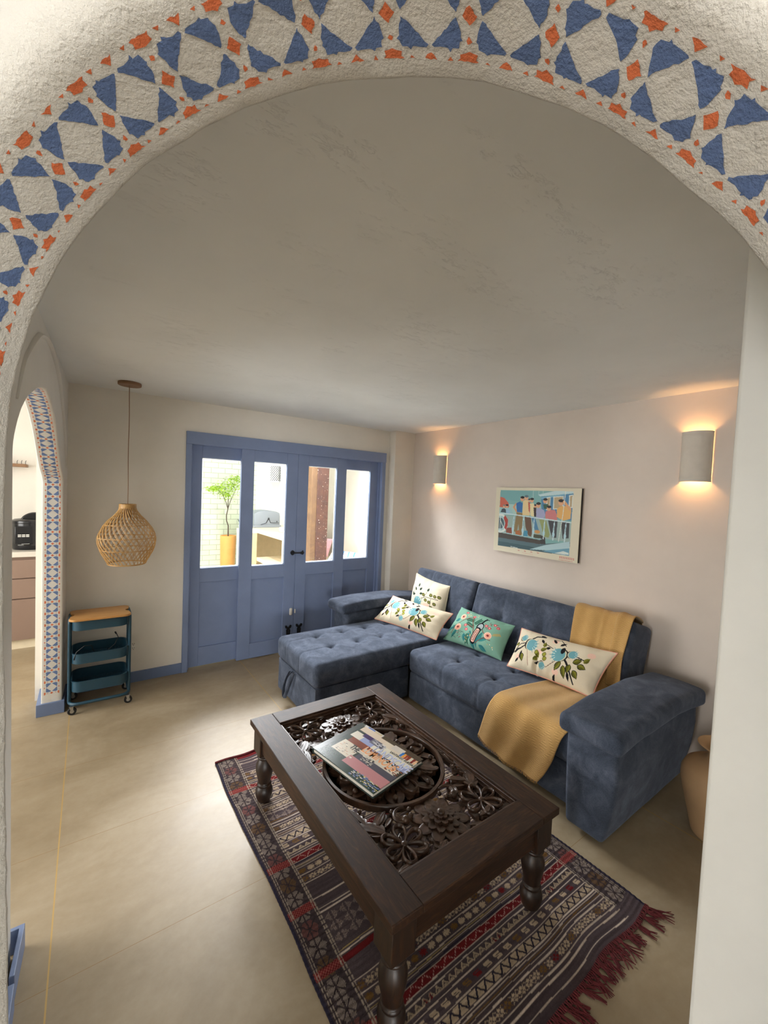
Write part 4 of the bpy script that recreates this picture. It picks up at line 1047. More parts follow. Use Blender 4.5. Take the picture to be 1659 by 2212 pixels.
def scroll(mb, x, y, a0, turns, r0, r1, z=.394, w0=.013, w1=.006, hand=1):
    n = 26; pts = []; rs = []
    for i in range(n):
        f = i/(n-1); a = a0+hand*turns*2*PI*f; rr = r0+(r1-r0)*f**.8
        pts.append((x+rr*math.cos(a), y+rr*math.sin(a), z)); rs.append(w0+(w1-w0)*f)
    mb.tube(pts, rs, 8, flat=.75)
    pts2 = [(px+(px-x)*.0, py, pz+rs[i]*.72) for i, (px, py, pz) in enumerate(pts)]
    mb.tube(pts2, [q*.16 for q in rs], 5)
    mb.sphere(pts[-1], w1*1.7, 8)
def acanthus(mb, x, y, ang, L, w_, z=.391, bend=0, n=4):
    petal(mb, x, y, ang, L, w_*.42, z+.003, .009, 1, .4, bend=bend)
    for i in range(n):
        f = .08+.72*i/n
        cx, cy = x+L*f*math.cos(ang+bend*f*.5), y+L*f*math.sin(ang+bend*f*.5); a = ang+bend*f
        for s_ in (-1, 1): petal(mb, cx, cy, a+s_*.75, w_*(.62-.28*f), w_*.30, z, .008, 1, .5, bend=-s_*.5, nu=6, nvv=7)
def ring_flower(x, y, rot, s_=1):
    mb = MB()
    for k in range(6): loop_petal(mb, x, y, rot+k*PI/3, .080*s_, .046*s_, r=.0052)
    mb.sphere((x, y, .399), .0125*s_, 10, sc=(1, 1, .55)); mb.build('carved_flower', M['carved'], table, angle=60)
for sx in (-1, 1):
    for sy in (-1, 1): ring_flower(PC[0]+sx*.196, PC[1]+sy*.400, .2)
for sy in (-1, 1):
    mb = MB(); x, y = PC[0], PC[1]+sy*.372
    for k in range(10): petal(mb, x, y, k*PI/5+.1, .108, .052, .383, .007, 2, .5, tipw=.95)
    for k in range(11): petal(mb, x, y, k*2*PI/11, .074, .036, .391, .007, 0, .7, tipw=.9, nvv=7)
    for k in range(9): petal(mb, x, y, k*2*PI/9+.2, .050, .028, .399, .006, 0, .7, tipw=.9, nvv=7, rise=.004)
    for k in range(8): petal(mb, x, y, k*2*PI/8, .031, .020, .405, .005, 0, .6, tipw=.9, nvv=5, nu=6, rise=.004)
    mb.sphere((x, y, .411), .0155, 12, sc=(1, 1, .7)); mb.build('carved_rosette', M['carved'], table, angle=60)
mb = MB()
for sx in (-1, 1):
    for sy in (-1, 1):
        X_ = lambda a: PC[0]+sx*a
        Y_2 = lambda b: PC[1]+sy*b
        def A_(a): 
            vx, vy = math.cos(a)*sx, math.sin(a)*sy; return math.atan2(vy, vx)
        hd = sx*sy
        scroll(mb, X_(.125), Y_2(.300), A_(-2.3), .62, .050, .016, w0=.006, w1=.010, hand=hd)
        scroll(mb, X_(.105), Y_2(.292), A_(-.3), .40, .036, .020, w0=.010, w1=.006, hand=hd)
        acanthus(mb, X_(.225), Y_2(.335), A_(-1.15), .115, .085, bend=.5*hd, n=4)
        acanthus(mb, X_(.265), Y_2(.265), A_(-1.5), .120, .055, bend=.35*hd, n=4)
        acanthus(mb, X_(.168), Y_2(.245), A_(.35), .070, .060, bend=.4*hd, n=3)
        acanthus(mb, X_(.125), Y_2(.455), A_(.10), .075, .045, bend=-.7*hd, n=3)
        acanthus(mb, X_(.215), Y_2(.475), A_(.0), .060, .040, n=2)
        acanthus(mb, X_(.060), Y_2(.468), A_(.2), .060, .040, bend=.5*hd, n=2)
        petal(mb, X_(.265), Y_2(.462), A_(.4), .045, .026, .386); petal(mb, X_(.255), Y_2(.435), A_(-.2), .045, .022, .384)
        petal(mb, X_(.275), Y_2(.14), A_(-1.2), .06, .026, .386); petal(mb, X_(.283), Y_2(.10), A_(-1.6), .045, .018, .386)
        petal(mb, X_(.205), Y_2(.300), A_(-2.6), .05, .022, .386); petal(mb, X_(.165), Y_2(.335), A_(.6), .055, .024, .386)
        for q in ((.145, .255), (.248, .19), (.08, .28)): mb.sphere((X_(q[0]), Y_2(q[1]), .392), .0095, 8)
rq = random.Random(3)
for i in range(13):
    for j in range(22):
        x = PC[0]-.275+.55*i/12+rq.uniform(-.012, .012); y = PC[1]-.475+.95*j/21+rq.uniform(-.012, .012)
        d = math.hypot(x-PC[0], y-PC[1])
        if d < .285: continue
        petal(mb, x, y, math.atan2(y-PC[1], x-PC[0])+rq.uniform(-1.2, 1.2), .058, .030, .3765, .006, 1, .4, zb=.368, bend=rq.uniform(-.8, .8), nu=6, nvv=7)
mb.build('carved_foliage', M['carved'], table, angle=60)
mb = MB()
mb.lathe([(.2565, .372), (.256, .393), (.259, .397), (.271, .397), (.2735, .393), (.2735, .372)], (PC[0], PC[1], 0), 96)
mb.build('carved_ring', M['carved'], table, angle=40)
mb = MB()
for k in range(4):
    a = k*PI/2+PI/4; cx, cy = PC[0]+.06*math.cos(a), PC[1]+.06*math.sin(a)
    acanthus(mb, cx, cy, a, .175, .110, .394, n=6)
    a2 = k*PI/2+.0
    cx, cy = PC[0]+.055*math.cos(a2), PC[1]+.055*math.sin(a2)
    for s_ in (-1, 1):
        petal(mb, cx, cy, a2+s_*.42, .175, .042, .389, .009, 1, .5, bend=-s_*.75)
        petal(mb, cx, cy, a2+s_*.62, .135, .030, .386, .009, 1, .5, bend=-s_*.5)
        scroll(mb, cx+.115*math.cos(a2+s_*.85), cy+.115*math.sin(a2+s_*.85), a2+PI, .5, .030, .012, w0=.005, w1=.008, hand=s_)
    for s_ in (-1, 1): mb.sphere((PC[0]+.222*math.cos(a2+s_*.40), PC[1]+.222*math.sin(a2+s_*.40), .394), .011, 10)
    loop_petal(mb, PC[0]+.10*math.cos(a2), PC[1]+.10*math.sin(a2), a2, .12, .060)
    mb.sphere((PC[0]+.165*math.cos(a2), PC[1]+.165*math.sin(a2), .398), .013, 10)
for k in range(10): petal(mb, PC[0], PC[1], k*PI/5, .075, .036, .388)
for k in range(16):
    a = (k+.5)*PI/8; petal(mb, PC[0]+.165*math.cos(a), PC[1]+.165*math.sin(a), a+.25*(-1)**k, .085, .034, .383, .007, 1, .4, bend=.5*(-1)**k)
for i in range(46):
    q = i*2.39996; d = .245*math.sqrt((i+.5)/46); petal(mb, PC[0]+d*.85*math.cos(q), PC[1]+d*.85*math.sin(q), q+rq.uniform(-.6, .6), .055, .030, .3775, .006, 1, .4, zb=.369, bend=rq.uniform(-.8, .8), nu=6, nvv=7)
for k in range(8):
    a = (k+.5)*PI/4; petal(mb, PC[0]+.075*math.cos(a), PC[1]+.075*math.sin(a), a, .10, .036, .386, .008, 1, .4)
mb.build('carved_medallion', M['carved'], table, angle=60)

# ------------------------------------------------------------------ art book
O_ = np.array([.843, 1.663]); e1 = np.array([.0732, -.395]); e1 = e1/np.linalg.norm(e1); e2 = np.array([-e1[1], e1[0]]); BW, BH = .398, .312
book = thing('art_book', 'large glossy art book with a collage cover lying on the carved table top', 'book', (O_[0], O_[1], .41))
def bp(u, v, z): q = O_+e1*BW*u+e2*BH*v; return (q[0], q[1], z)
def slab(name, u0, u1, v0, v1, z0, z1, mat, bev=.0012):
    mb = MB(); mb.prism([bp(u0, v0, 0)[:2], bp(u1, v0, 0)[:2], bp(u1, v1, 0)[:2], bp(u0, v1, 0)[:2]], z0, z1); return mb.build(name, mat, book, False, bev)
M['book_dark'] = simple('dark_green_book_cloth', '20302c', .35); M['pages'] = simple('white_book_pages', 'd9d4c8', .7)
slab('page_block', .02, .985, .012, .988, .4145, .4305, M['pages']); slab('back_cover', 0, 1, 0, 1, .4110, .4145, M['book_dark']); slab('spine', 0, .022, 0, 1, .4120, .4325, M['book_dark'])
cvb = Canvas(320, 250, '28362f', 1.0, 1.0)
def rc(u0, u1, v0, v1, c): cvb.poly([(u0, v0), (u1, v0), (u1, v1), (u0, v1)], c)
rc(0, .075, 0, 1, '3c4441'); rc(.075, 1, 0, .12, '1f3a30')
rc(.10, .62, .0, .30, '22392f'); rc(.13, .42, .22, .50, 'd6cdbb'); rc(.40, 1, .13, .31, 'bd8285'); rc(.45, 1, .31, .44, '4c4b57'); rc(.16, .60, .50, .63, '7c3a22'); rc(.42, .96, .42, .56, 'cfc6b6')
rc(.17, 1, .63, .74, '98a0c6'); rc(.10, .26, .63, .78, 'd9d2c3'); rc(.45, 1, .62, .86, 'dcd7c6'); rc(.22, .36, .74, .83, '3f2b5c'); rc(.36, .56, .71, .83, '6a6a76'); rc(.10, .62, .83, .95, 'd4c2ae'); rc(.5, .8, .80, .92, 'd8cbb6')
rc(.08, .40, .95, 1, 'c9c6c2'); rc(.14, .26, .965, .99, '4a68b0'); rc(.26, .38, .95, .99, 'c9b795'); rc(.40, .66, .92, 1, '4b4030'); rc(.62, 1, .88, 1, '43372a'); rc(.62, .78, .84, .95, 'cfc7bb'); rc(.90, 1, .56, .66, '98a0c6')
for k, c in enumerate(('3a78c0', 'e0993a', 'a03c22', '7a2a1a', 'd8cbb6', '7c2018', 'e8b48a')): rc(.77+.032*k, .80+.032*k, .80, .90, c)
r3 = random.Random(8)
for (u0, u1, v0, v1, cs, n) in ((.15, .42, .24, .44, ('b5ada0', '6e6862', 'e2dccc', 'c7a78c'), 60), (.60, .98, .02, .13, ('d9d2c3', '22262c', '5d6da0', 'c7b765', '7f8fae'), 110), (.80, .98, .42, .56, ('6f3a26', 'd8cbb6', '2e2622', '9a5436'), 60), (.38, .56, .73, .82, ('3e3e46', 'a2a2aa', 'cfcfd2'), 50), (.50, .66, .32, .44, ('a8a39a', '2c2b33', 'd6cdbb'), 45)):
    for k in range(n):
        u, v = r3.uniform(u0, u1), r3.uniform(v0, v1); rc(u, u+r3.uniform(.01, .04), v, v+r3.uniform(.005, .018), r3.choice(cs))
P = np.array([[bp((i+.5)/320, (j+.5)/250, .4342) for i in range(320)] for j in range(250)])
P[:, 0, :2] = [bp(0, (j+.5)/250, 0)[:2] for j in range(250)]; P[:, -1, :2] = [bp(1, (j+.5)/250, 0)[:2] for j in range(250)]
mb = MB(); mb.grid(P); fc = mb.build('front_cover', M['cover'], book, fixn=False, angle=None); set_col(fc.data, cvb.a.reshape(-1, 3))
if fc.data.polygons[0].normal.z < 0: fc.data.flip_normals()
sd = fc.modifiers.new('solid', 'SOLIDIFY'); sd.thickness = .0035; sd.offset = -1
def text_mesh(name, s_, mat, parent, origin, ex, ey, size, wscale=1, depth=.0004):
    cu = bpy.data.curves.new(name, 'FONT'); cu.body = s_; cu.size = size; cu.extrude = depth; cu.offset = size*.018 if size > .03 else 0
    o = bpy.data.objects.new('tmp', cu); col.objects.link(o); dg = bpy.context.evaluated_depsgraph_get(); dg.update()
    me = bpy.data.meshes.new_from_object(o.evaluated_get(dg)); bpy.data.objects.remove(o, do_unlink=True)
    ex, ey = Vector(ex).normalized(), Vector(ey).normalized(); ez = ex.cross(ey)
    mm = Matrix((ex*wscale, ey, ez)).transposed().to_4x4(); mm.translation = Vector(origin); me.transform(mm); me.materials.clear(); me.materials.append(mat); me.name = name
    ob = bpy.data.objects.new(name, me); col.objects.link(ob)
    if parent: ob.parent = parent; ob.matrix_parent_inverse = PINV(parent)
    return ob
E1, E2 = (*e1, 0), (*e2, 0)
for s_, u, v, sz, ws, c in (('THE', .285, .40, .040, .62, '1b1b1d'), ('LUMINOUS', .415, .475, .056, .62, 'e39a63'), ('LANDSCAPE', .50, .585, .056, .60, 'b9c0dc'), ('SANTIAGO RUEDA', .66, .755, .016, .85, '3a3632')):
    mt_ = simple('ink_'+s_.lower().replace(' ', '_'), c, .3); text_mesh('cover_lettering', s_, mt_, fc, bp(u, v, .4346), E1, E2, sz*1.15, ws)
for s_, u, v, sz, ws, c in (('LUMINOUS', .420, .467, .056, .62, 'f0e4d6'),):
    mt_ = simple('ink_highlight', c, .3); text_mesh('cover_lettering', s_, mt_, fc, bp(u, v, .4344), E1, E2, sz*1.15, ws)

# ------------------------------------------------------------------ poster on the sofa wall
PXF = 3.020; PY0_, PY1_, PZ0_, PZ1_ = 2.478, 1.682, 1.140, 1.706
pic = thing('framed_poster', 'printed poster of people on a boat deck mounted on a black-edged board', 'picture', (XS, (PY0_+PY1_)/2, (PZ0_+PZ1_)/2))
MB().box(PXF+.002, XS-.0005, PY1_, PY0_, PZ0_, PZ1_).build('backing_board', M['black'], pic, False, .001)
cp = Canvas(330, 234, 'dcd5bd', 1659, 1382)
# drawing is made in a rectified frame of 1000 x 700
cp = Canvas(340, 238, 'ddd6bf', 1000, 700)
def q_(x, y):
    u = (x-160)/1270
    for _ in range(4):
        v = (y-(160-2*u))/(925+u*189); u = (x-(160-32*v))/(1270-20*v)
    return (u*1000, v*700)
def pp_(pts, c): cp.poly([q_(*p) for p in pts], c)
def ln_(pts, w_, c): cp.line([q_(*p) for p in pts], w_, c)
def el_(x, y, a, b, c, ang=0): X, Y = q_(x, y); cp.ell(X, Y, a*.787, b*.70, c, ang)
art = [(232, 198), (1328, 205), (1275, 1165), (200, 1022)]
pp_(art, '7fb3b4')
pp_([(232, 198), (760, 200), (700, 380), (225, 330)], '78adb0'); pp_([(222, 400), (880, 420), (890, 560), (215, 560)], 'a9cdc8')
pp_([(840, 260), (1090, 198), (1328, 205), (1325, 232), (870, 285)], 'c3dde2'); pp_([(885, 290), (1328, 235), (1302, 640), (900, 560)], '4b86b0'); pp_([(885, 300), (1215, 240), (1213, 262), (890, 325)], '7fb6cf')
for x0, x1, y0 in ((965, 1022, 300), (1060, 1200, 285), (1270, 1325, 262)):
    pp_([(x0, y0), (x1, y0-12), (x1-8, y0+185), (x0-6, y0+190)], 'dfe6de'); pp_([(x0+14, y0+12), (x1-10, y0+2), (x1-18, y0+170), (x0+8, y0+176)], 'b9a582')
pp_([(230, 298), (300, 315), (370, 385), (385, 440), (370, 462), (222, 452)], 'c8634f'); pp_([(225, 455), (225, 560), (460, 560), (420, 470)], '9fc8cc')
ln_([(768, 200), (762, 330)], 3, 'd7e4e0'); ln_([(850, 200), (848, 250)], 3, 'd7e4e0'); ln_([(915, 200), (913, 240)], 3, 'd7e4e0')
# hull and sea
pp_([(212, 560), (1300, 660), (1290, 960), (205, 830)], '9db7b4')
pp_([(205, 825), (885, 940), (880, 1010), (200, 905)], '4a4440'); pp_([(200, 900), (880, 1000), (960, 990), (1290, 960), (1275, 1165), (200, 1022)], '56717a'); pp_([(200, 955), (760, 1040), (1275, 1165), (200, 1022)], '3f5c64')
pp_([(720, 1080), (960, 1010), (1283, 950), (1280, 1060), (1000, 1090)], 'b4d3da'); pp_([(900, 1100), (1280, 1050), (1275, 1165), (1100, 1135)], '6ba0b8'); pp_([(1080, 1130), (1200, 1095), (1270, 1120), (1270, 1150)], 'dce8e4')
for k in range(8): el_(430+k*14, 1040+k*3, 9, 4, 'dfe8e2')
def person_(x, y, hr, body, arms, legs, cb, cl, hair='1f1d20', hd=1):
    if legs: pp_(legs, cl)
    pp_(body, cb)
    for a in arms: ln_(a, 22*hr/32, cb if len(a) > 2 else 'd9a07c')
    el_(x, y, hr, hr*1.25, 'e0aa85'); el_(x+3*hd, y-hr*.72, hr*1.05, hr*.62, hair)
person_(297, 440, 22, [(240, 525), (262, 478), (300, 468), (332, 490), (332, 535)], [], None, '3c4a55', '3c4a55', '8a8a88')
person_(347, 438, 22, [(335, 540), (330, 495), (360, 478), (398, 500), (400, 548)], [], None, '9cc4dc', '9cc4dc')
ln_([(500, 400), (462, 450), (515, 520)], 20, 'd99f74')
person_(598, 325, 30, [(500, 395), (560, 365), (605, 390), (600, 530), (515, 520)], [], [(510, 525), (610, 535), (598, 870), (560, 870), (545, 700), (520, 830), (470, 810)], '2d6fb0', '8f7a55')
person_(662, 308, 30, [(610, 360), (640, 340), (690, 345), (710, 430), (720, 575), (602, 570)], [], [(640, 578), (735, 590), (760, 830), (740, 890), (700, 870), (655, 740)], 'e6cf9c', '6d5240', '5b7480')
person_(708, 345, 18, [(690, 370), (722, 380), (722, 540), (700, 500)], [], None, 'c05a48', 'c05a48')
person_(748, 345, 28, [(718, 395), (775, 385), (800, 480), (790, 590), (730, 580)], [], [(740, 590), (800, 600), (860, 800), (800, 790)], 'e9dcae', '4f86ae')
person_(800, 430, 20, [(775, 450), (815, 445), (815, 590), (785, 590)], [], None, '3a2f32', '3a2f32')
person_(845, 415, 32, [(815, 470), (860, 455), (930, 490), (950, 560), (925, 620), (815, 600)], [], [(860, 625), (960, 640), (1015, 850), (1000, 900), (910, 880), (905, 780)], 'a5a9cc', '94a06a')
person_(945, 350, 30, [(915, 405), (985, 395), (1000, 470), (930, 470)], [], None, '2f5b4a', '2f5b4a')
person_(1000, 460, 30, [(950, 510), (1010, 480), (1085, 485), (1110, 560), (1115, 635), (950, 620)], [], [(990, 640), (1120, 655), (1105, 900), (1050, 900), (1020, 800)], 'cf7f80', '3c4048')
person_(1165, 370, 36, [(1110, 470), (1150, 430), (1230, 420), (1300, 460), (1290, 610), (1200, 640), (1110, 590)], [], [(1165, 640), (1280, 660), (1270, 900), (1190, 910)], 'e5b46a', '3a3d42')
ln_([(1205, 360), (1235, 400), (1285, 470)], 26, 'e0a878')
pp_([(885, 860), (950, 900), (958, 1000), (878, 995)], '3d3b3c'); pp_([(780, 850), (885, 860), (885, 915), (780, 905)], '4a4f3c'); el_(835, 815, 42, 26, 'd29a5c')
pp_([(495, 810), (560, 790), (585, 870), (500, 855)], 'b06a3c'); pp_([(630, 800), (690, 800), (690, 890), (625, 880)], '4a96b8'); pp_([(345, 760), (430, 755), (440, 845), (340, 830)], '8a4a3c')
# ship's wheel and railing
el_(240, 690, 132, 150, 'e4ece8'); el_(240, 690, 100, 118, 'a9cdd2'); pp_([(320, 570), (370, 640), (368, 720), (340, 790), (310, 760), (325, 690), (295, 610)], 'b4433a')
el_(235, 690, 70, 88, '4d6672'); ln_([(240, 580), (236, 800)], 7, 'e4ece8'); ln_([(235, 640), (300, 770)], 7, 'e4ece8')
pp_([(128, 500), (205, 540), (190, 900), (128, 900)], 'ddd6bf')
ln_([(212, 545), (450, 560), (800, 605), (1300, 668)], 11, 'cfe4ea'); ln_([(205, 810), (480, 862), (900, 925)], 5, 'b8d4da')
for x, y in ((472, 570), (628, 590), (790, 610), (945, 632), (1080, 648), (1235, 668)):
    x2 = x-22; b = y+285
    ln_([(x, y+10), (x-8, y+60)], 7, 'b7dbe6'); ln_([(x-4, y+40), (x-14, y+170)], 14, 'c5e2ea'); ln_([(x-6, y+60), (x-10, y+140)], 5, '5f8fa4'); el_(x-16, y+205, 17, 42, 'b7dbe6'); ln_([(x-16, y+240), (x2, b)], 11, 'cfe4ea')
ln_([(1225, 205), (1190, 560), (1135, 950)], 7, 'dfe6de')
pp_([(1332, 160), (1440, 150), (1400, 1280), (1270, 1275)], 'ddd6bf'); pp_([(100, 150), (232, 150), (200, 1100), (100, 1100)], 'ddd6bf')
for k in range(4): 
    x = 545+k*98; ln_([(x, 1094+k*12), (x+22, 1100+k*12)], 9, 'cf9a8c'); ln_([(x+11, 1088+k*12), (x+8, 1108+k*12)], 4, 'cf9a8c')
for k in range(14): ln_([(612+k*12, 1130+k*2), (618+k*12, 1136+k*2)], 5, 'd8b8a8')
for k in range(9):
    x = 1150+k*22; ln_([(x, 1176+k*3.2), (x+14, 1178+k*3.2)], 5, 'c8746c'); ln_([(x+7, 1172+k*3.2), (x+6, 1200+k*3.2)], 4, 'c8746c'); ln_([(x, 1196+k*3.2), (x+14, 1198+k*3.2)], 4, 'c8746c')
for k in range(13): ln_([(1145+k*14, 1220+k*2.2), (1152+k*14, 1224+k*2.2)], 6, 'cf9088')
P = np.zeros((238, 340, 3)); jj, ii = np.meshgrid(np.linspace(0, 1, 238), np.linspace(0, 1, 340), indexing='ij')
P[..., 0] = PXF; P[..., 1] = PY0_+(PY1_-PY0_)*ii; P[..., 2] = PZ1_+(PZ0_-PZ1_)*jj
mb = MB(); mb.grid(P); o = mb.build('printed_sheet', M['print'], pic, fixn=False, angle=None); set_col(o.data, cp.a.reshape(-1, 3))
if o.data.polygons[0].normal.x > 0: o.data.flip_normals()
mb = MB(); e_ = .0012
for b in ((PXF-e_+.001, PXF+.006, PY1_-.001, PY0_+.001, PZ1_, PZ1_+.002), (PXF-e_+.001, PXF+.006, PY1_-.001, PY0_+.001, PZ0_-.002, PZ0_)): mb.box(*b)
mb.box(PXF, PXF+.006, PY0_, PY0_+.002, PZ0_, PZ1_); mb.box(PXF, PXF+.005, PY1_-.002, PY1_, PZ0_, PZ1_)
mb.build('paper_edge', M['offwhite'], pic, False)

# ------------------------------------------------------------------ wall sconces
def sconce(yc, z0, z1, label):
    t_ = thing('wall_sconce', label, 'wall lamp', (XS, yc, (z0+z1)/2), 'clay sconces on the sofa wall')
    r, th = .081, .006; prof = [(r, z0), (r+.002, z0+.004), (r, z0+.012), (r, z0+.02), (r+.0015, z0+.024), (r, z0+.03), (r, z1-.03), (r+.0015, z1-.024), (r, z1-.02), (r, z1-.01), (r+.001, z1), (r-th, z1), (r-th, z0), (r, z0)]
    mb = MB(); mb.lathe(prof, (XS-.005, yc, 0), 40, a0=PI/2, a1=1.5*PI); mb.build('shade', M['clay'], t_, angle=50)
    MB().box(XS-.012, XS-.001, yc-.035, yc+.035, (z0+z1)/2-.045, (z0+z1)/2+.045).build('wall_bracket', M['iron'], t_, False, .002)
    zc = (z0+z1)/2
    mb = MB(); mb.tube([(XS-.015, yc, zc-.03), (XS-.045, yc, zc-.03)], .006, 8); mb.lathe([(.013, -.035), (.015, -.02), (.015, 0)], (XS-.045, yc, zc), 14); mb.build('lamp_holder', M['iron'], t_)
    mb = MB(); mb.sphere((XS-.045, yc, zc+.026), .022, 12, sc=(1, 1, 1.25)); mb.build('bulb', M['bulb'], t_)
    for s_ in (-1, 1):
        l = lamp('sconce_light', 'POINT', (XS-.045, yc, zc+(.085 if s_ > 0 else -.085)), 1.1 if s_ > 0 else 1.5, (1, .52, .2), size=.012)
        l.parent = t_; l.matrix_parent_inverse = PINV(t_)
sconce(3.250, 1.735, 2.032, 'white clay wall sconce glowing orange near the corner pillar, left of the poster')
sconce(.977, 1.757, 2.062, 'white clay wall sconce glowing orange at the right, close to the white wall end')

# ------------------------------------------------------------------ woven pendant lamp
LX, LY = .232, 3.480
pl = thing('pendant_lamp', 'woven rattan pendant lamp hanging above the blue trolley', 'pendant lamp', (LX, LY, H))
MB().lathe([(.0, H-.021), (.070, H-.021), (.073, H-.018), (.073, H-.003), (.071, H)], (LX, LY, 0), 40).build('ceiling_rose', M['rose_wood'], pl, angle=40)
cz = np.linspace(H-.02, 1.44, 18)
MB().tube([(LX+.0012*math.sin(z*13)-.001, LY, z) for z in cz], .0026, 8).build('cord', M['cord'], pl)
sp_ = [(1.452, .052), (1.430, .052), (1.410, .056), (1.375, .080), (1.335, .120), (1.290, .152), (1.245, .174), (1.205, .183), (1.165, .180), (1.120, .165), (1.070, .140), (1.030, .120), (1.022, .117)]
def rad(z): return float(np.interp(-z, [-a for a, b in sp_], [b for a, b in sp_]))
mb = MB(); NS = 32
for k in range(NS):
    for (tw, off, rr_, ph) in ((1.5, 0, .0026, 0), (1.5, 0, .0022, .045))+(((-1.3, -.006, .0021, 0),) if k % 2 == 0 else ()):
        pts = []
        for i in range(22):
            f = i/21; z = 1.428-(1.428-1.024)*f; a = 2*PI*k/NS+tw*f+ph
            r_ = rad(z)+off+.0012*math.sin(a*9+f*20); pts.append((LX+r_*math.cos(a), LY+r_*math.sin(a), z))
        mb.tube(pts, rr_, 4, flat=.8)
mb.build('woven_shade', M['rattan'], pl, angle=60)
mb = MB(); mb.lathe([(.051, 1.418), (.0545, 1.42), (.0545, 1.452), (.051, 1.454), (.049, 1.452), (.049, 1.42)], (LX, LY, 0), 40)
mb.build('neck_band', M['rattan'], pl)
for z in (1.305, 1.215, 1.13, 1.026):
    r_ = rad(z)-.002; MB().tube([(LX+r_*math.cos(a), LY+r_*math.sin(a), z) for a in np.linspace(0, 2*PI, 48, endpoint=False)], .0045 if z < 1.03 else .0028, 6, closed=True).build('hoop', M['rattan'], pl)
mb = MB(); mb.lathe([(.018, 1.44), (.020, 1.38), (.020, 1.36)], (LX, LY, 0), 16); mb.build('lamp_socket', M['rose_wood'], pl)

# ------------------------------------------------------------------ three tier trolley
cart = thing('utility_trolley', 'petrol blue three-tier metal trolley with a bamboo lid beside the arch pier', 'trolley', (.082, 3.59, 0))
CX0, CX1, CY0, CY1 = -.082, .246, 3.465, 3.725
def rrect(x0, x1, y0, y1, r, n=6):
    out = []
    for cx, cy, a in ((x1-r, y1-r, 0), (x0+r, y1-r, PI/2), (x0+r, y0+r, PI), (x1-r, y0+r, 1.5*PI)):
        for i in range(n+1): out.append((cx+r*math.cos(a+PI/2*i/n), cy+r*math.sin(a+PI/2*i/n)))
    return out
def tray(z0, z1):
    mb = MB(); rows = []
    for o_, z in ((.0, z0), (-.0, z1-.004), (.0035, z1-.003), (.0035, z1), (-.0035, z1), (-.0035, z0+.003)):
        rows.append([(x, y, z) for x, y in rrect(CX0-o_, CX1+o_, CY0-o_, CY1+o_, .055)])
    mb.grid(np.array(rows), wrap=True); n = len(rows[0])
    mb.mesh(rows[0], [tuple(range(n))[::-1]]); mb.mesh(rows[-1], [tuple(range(n))])
    t_ = mb.build('tray', M['teal'], cart, angle=40)
    g_ = MB()
    for i in range(24):
        x = CX0+.03+(CX1-CX0-.06)*i/23; g_.box(x-.0012, x+.0012, CY0+.015, CY1-.015, z0+.003, z0+.0055)
    for i in range(14):
        y = CY0+.02+(CY1-CY0-.04)*i/13; g_.box(CX0+.02, CX1-.02, y-.0012, y+.0012, z0+.003, z0+.0056)
    g_.build('tray_mesh', M['teal'], t_, False)
for z0, z1 in ((.577, .642), (.345, .415), (.148, .222)): tray(z0, z1)
for x in (CX0-.013, CX1+.013):
    ya, yb = CY0+.045, CY1-.045; r = .03
    pts = [(x, ya, .075), (x, ya, .60)]+[(x, ya+r-r*math.cos(a), .62+r*math.sin(a)) for a in np.linspace(0, PI/2, 5)]+[(x, yb-r+r*math.sin(a), .62+r*math.cos(a)) for a in np.linspace(0, PI/2, 5)]+[(x, yb, .60), (x, yb, .075)]
    MB().tube(pts, .0095, 10).build('end_frame', M['teal'], cart)
bp_ = rrect(CX0-.012, CX1+.012, CY0-.008, CY1+.008, .06, 8)
MB().tube([(x, y, .072) for x, y in bp_], .0105, 10, closed=True).build('base_rail', M['teal'], cart)
for x in (CX0+.0, CX1-.0):
    for y in (CY0+.008, CY1-.008):
        c_ = MB(); c_.lathe([(.012, -.007), (.024, -.0085), (.026, -.006), (.026, .006), (.024, .0085), (.012, .007)], (x+.006, y-.006, .0265), 24, axis='y'); wh = c_.build('castor', M['rubber'], cart)
        h_ = MB(); h_.lathe([(.0, -.010), (.012, -.0095), (.012, .0095), (.0, .010)], (x+.006, y-.006, .0265), 16, axis='y'); h_.prism([(x-.008, .060), (x+.014, .060), (x+.013, .022), (x+.002, .022)], y-.018, y-.0155, axis='y'); h_.prism([(x-.008, .060), (x+.014, .060), (x+.013, .022), (x+.002, .022)], y+.0035, y+.006, axis='y'); h_.box(x-.01, x+.016, y-.018, y+.006, .058, .062)
        h_.build('castor_fork', M['chrome'], wh, angle=30)
# lid with finger notches
def lid():
    x0, x1, y0, y1 = -.100, .264, 3.440, 3.712; r = .045; ym = (y0+y1)/2; out = []
    def arc(cx, cy, rr, a0, a1, n=8): return [(cx+rr*math.cos(a0+(a1-a0)*i/n), cy+rr*math.sin(a0+(a1-a0)*i/n)) for i in range(n+1)]
    out += arc(x1-r, y0+r, r, -PI/2, -.2); out += arc(x1+.004, ym-.0, .034, -PI/2-.4, -PI*1.5+.4, 10); out += arc(x1-r, y1-r, r, .2, PI/2)
    out += arc(x0+r, y1-r, r, PI/2, PI-.2); out += arc(x0-.004, ym, .034, PI/2-.4, -PI/2+.4, 10); out += arc(x0+r, y0+r, r, PI+.2, 1.5*PI)
    mb = MB(); mb.prism(out, .648, .664); return mb.build('bamboo_lid', M['bamboo'], cart, True, .003, 40)
lid()
mb = MB()
mb.tube([(-.06, 3.50, .352), (-.07, 3.48, .38), (-.055, 3.475, .43), (-.01, 3.48, .465), (.03, 3.50, .455), (.045, 3.52, .40), (.035, 3.53, .355)], .0028, 6)
mb.tube([(.0, 3.55, .352), (.10, 3.56, .36), (.17, 3.56, .42), (.19, 3.56, .47), (.18, 3.56, .495), (.175, 3.56, .51)], .0028, 6)
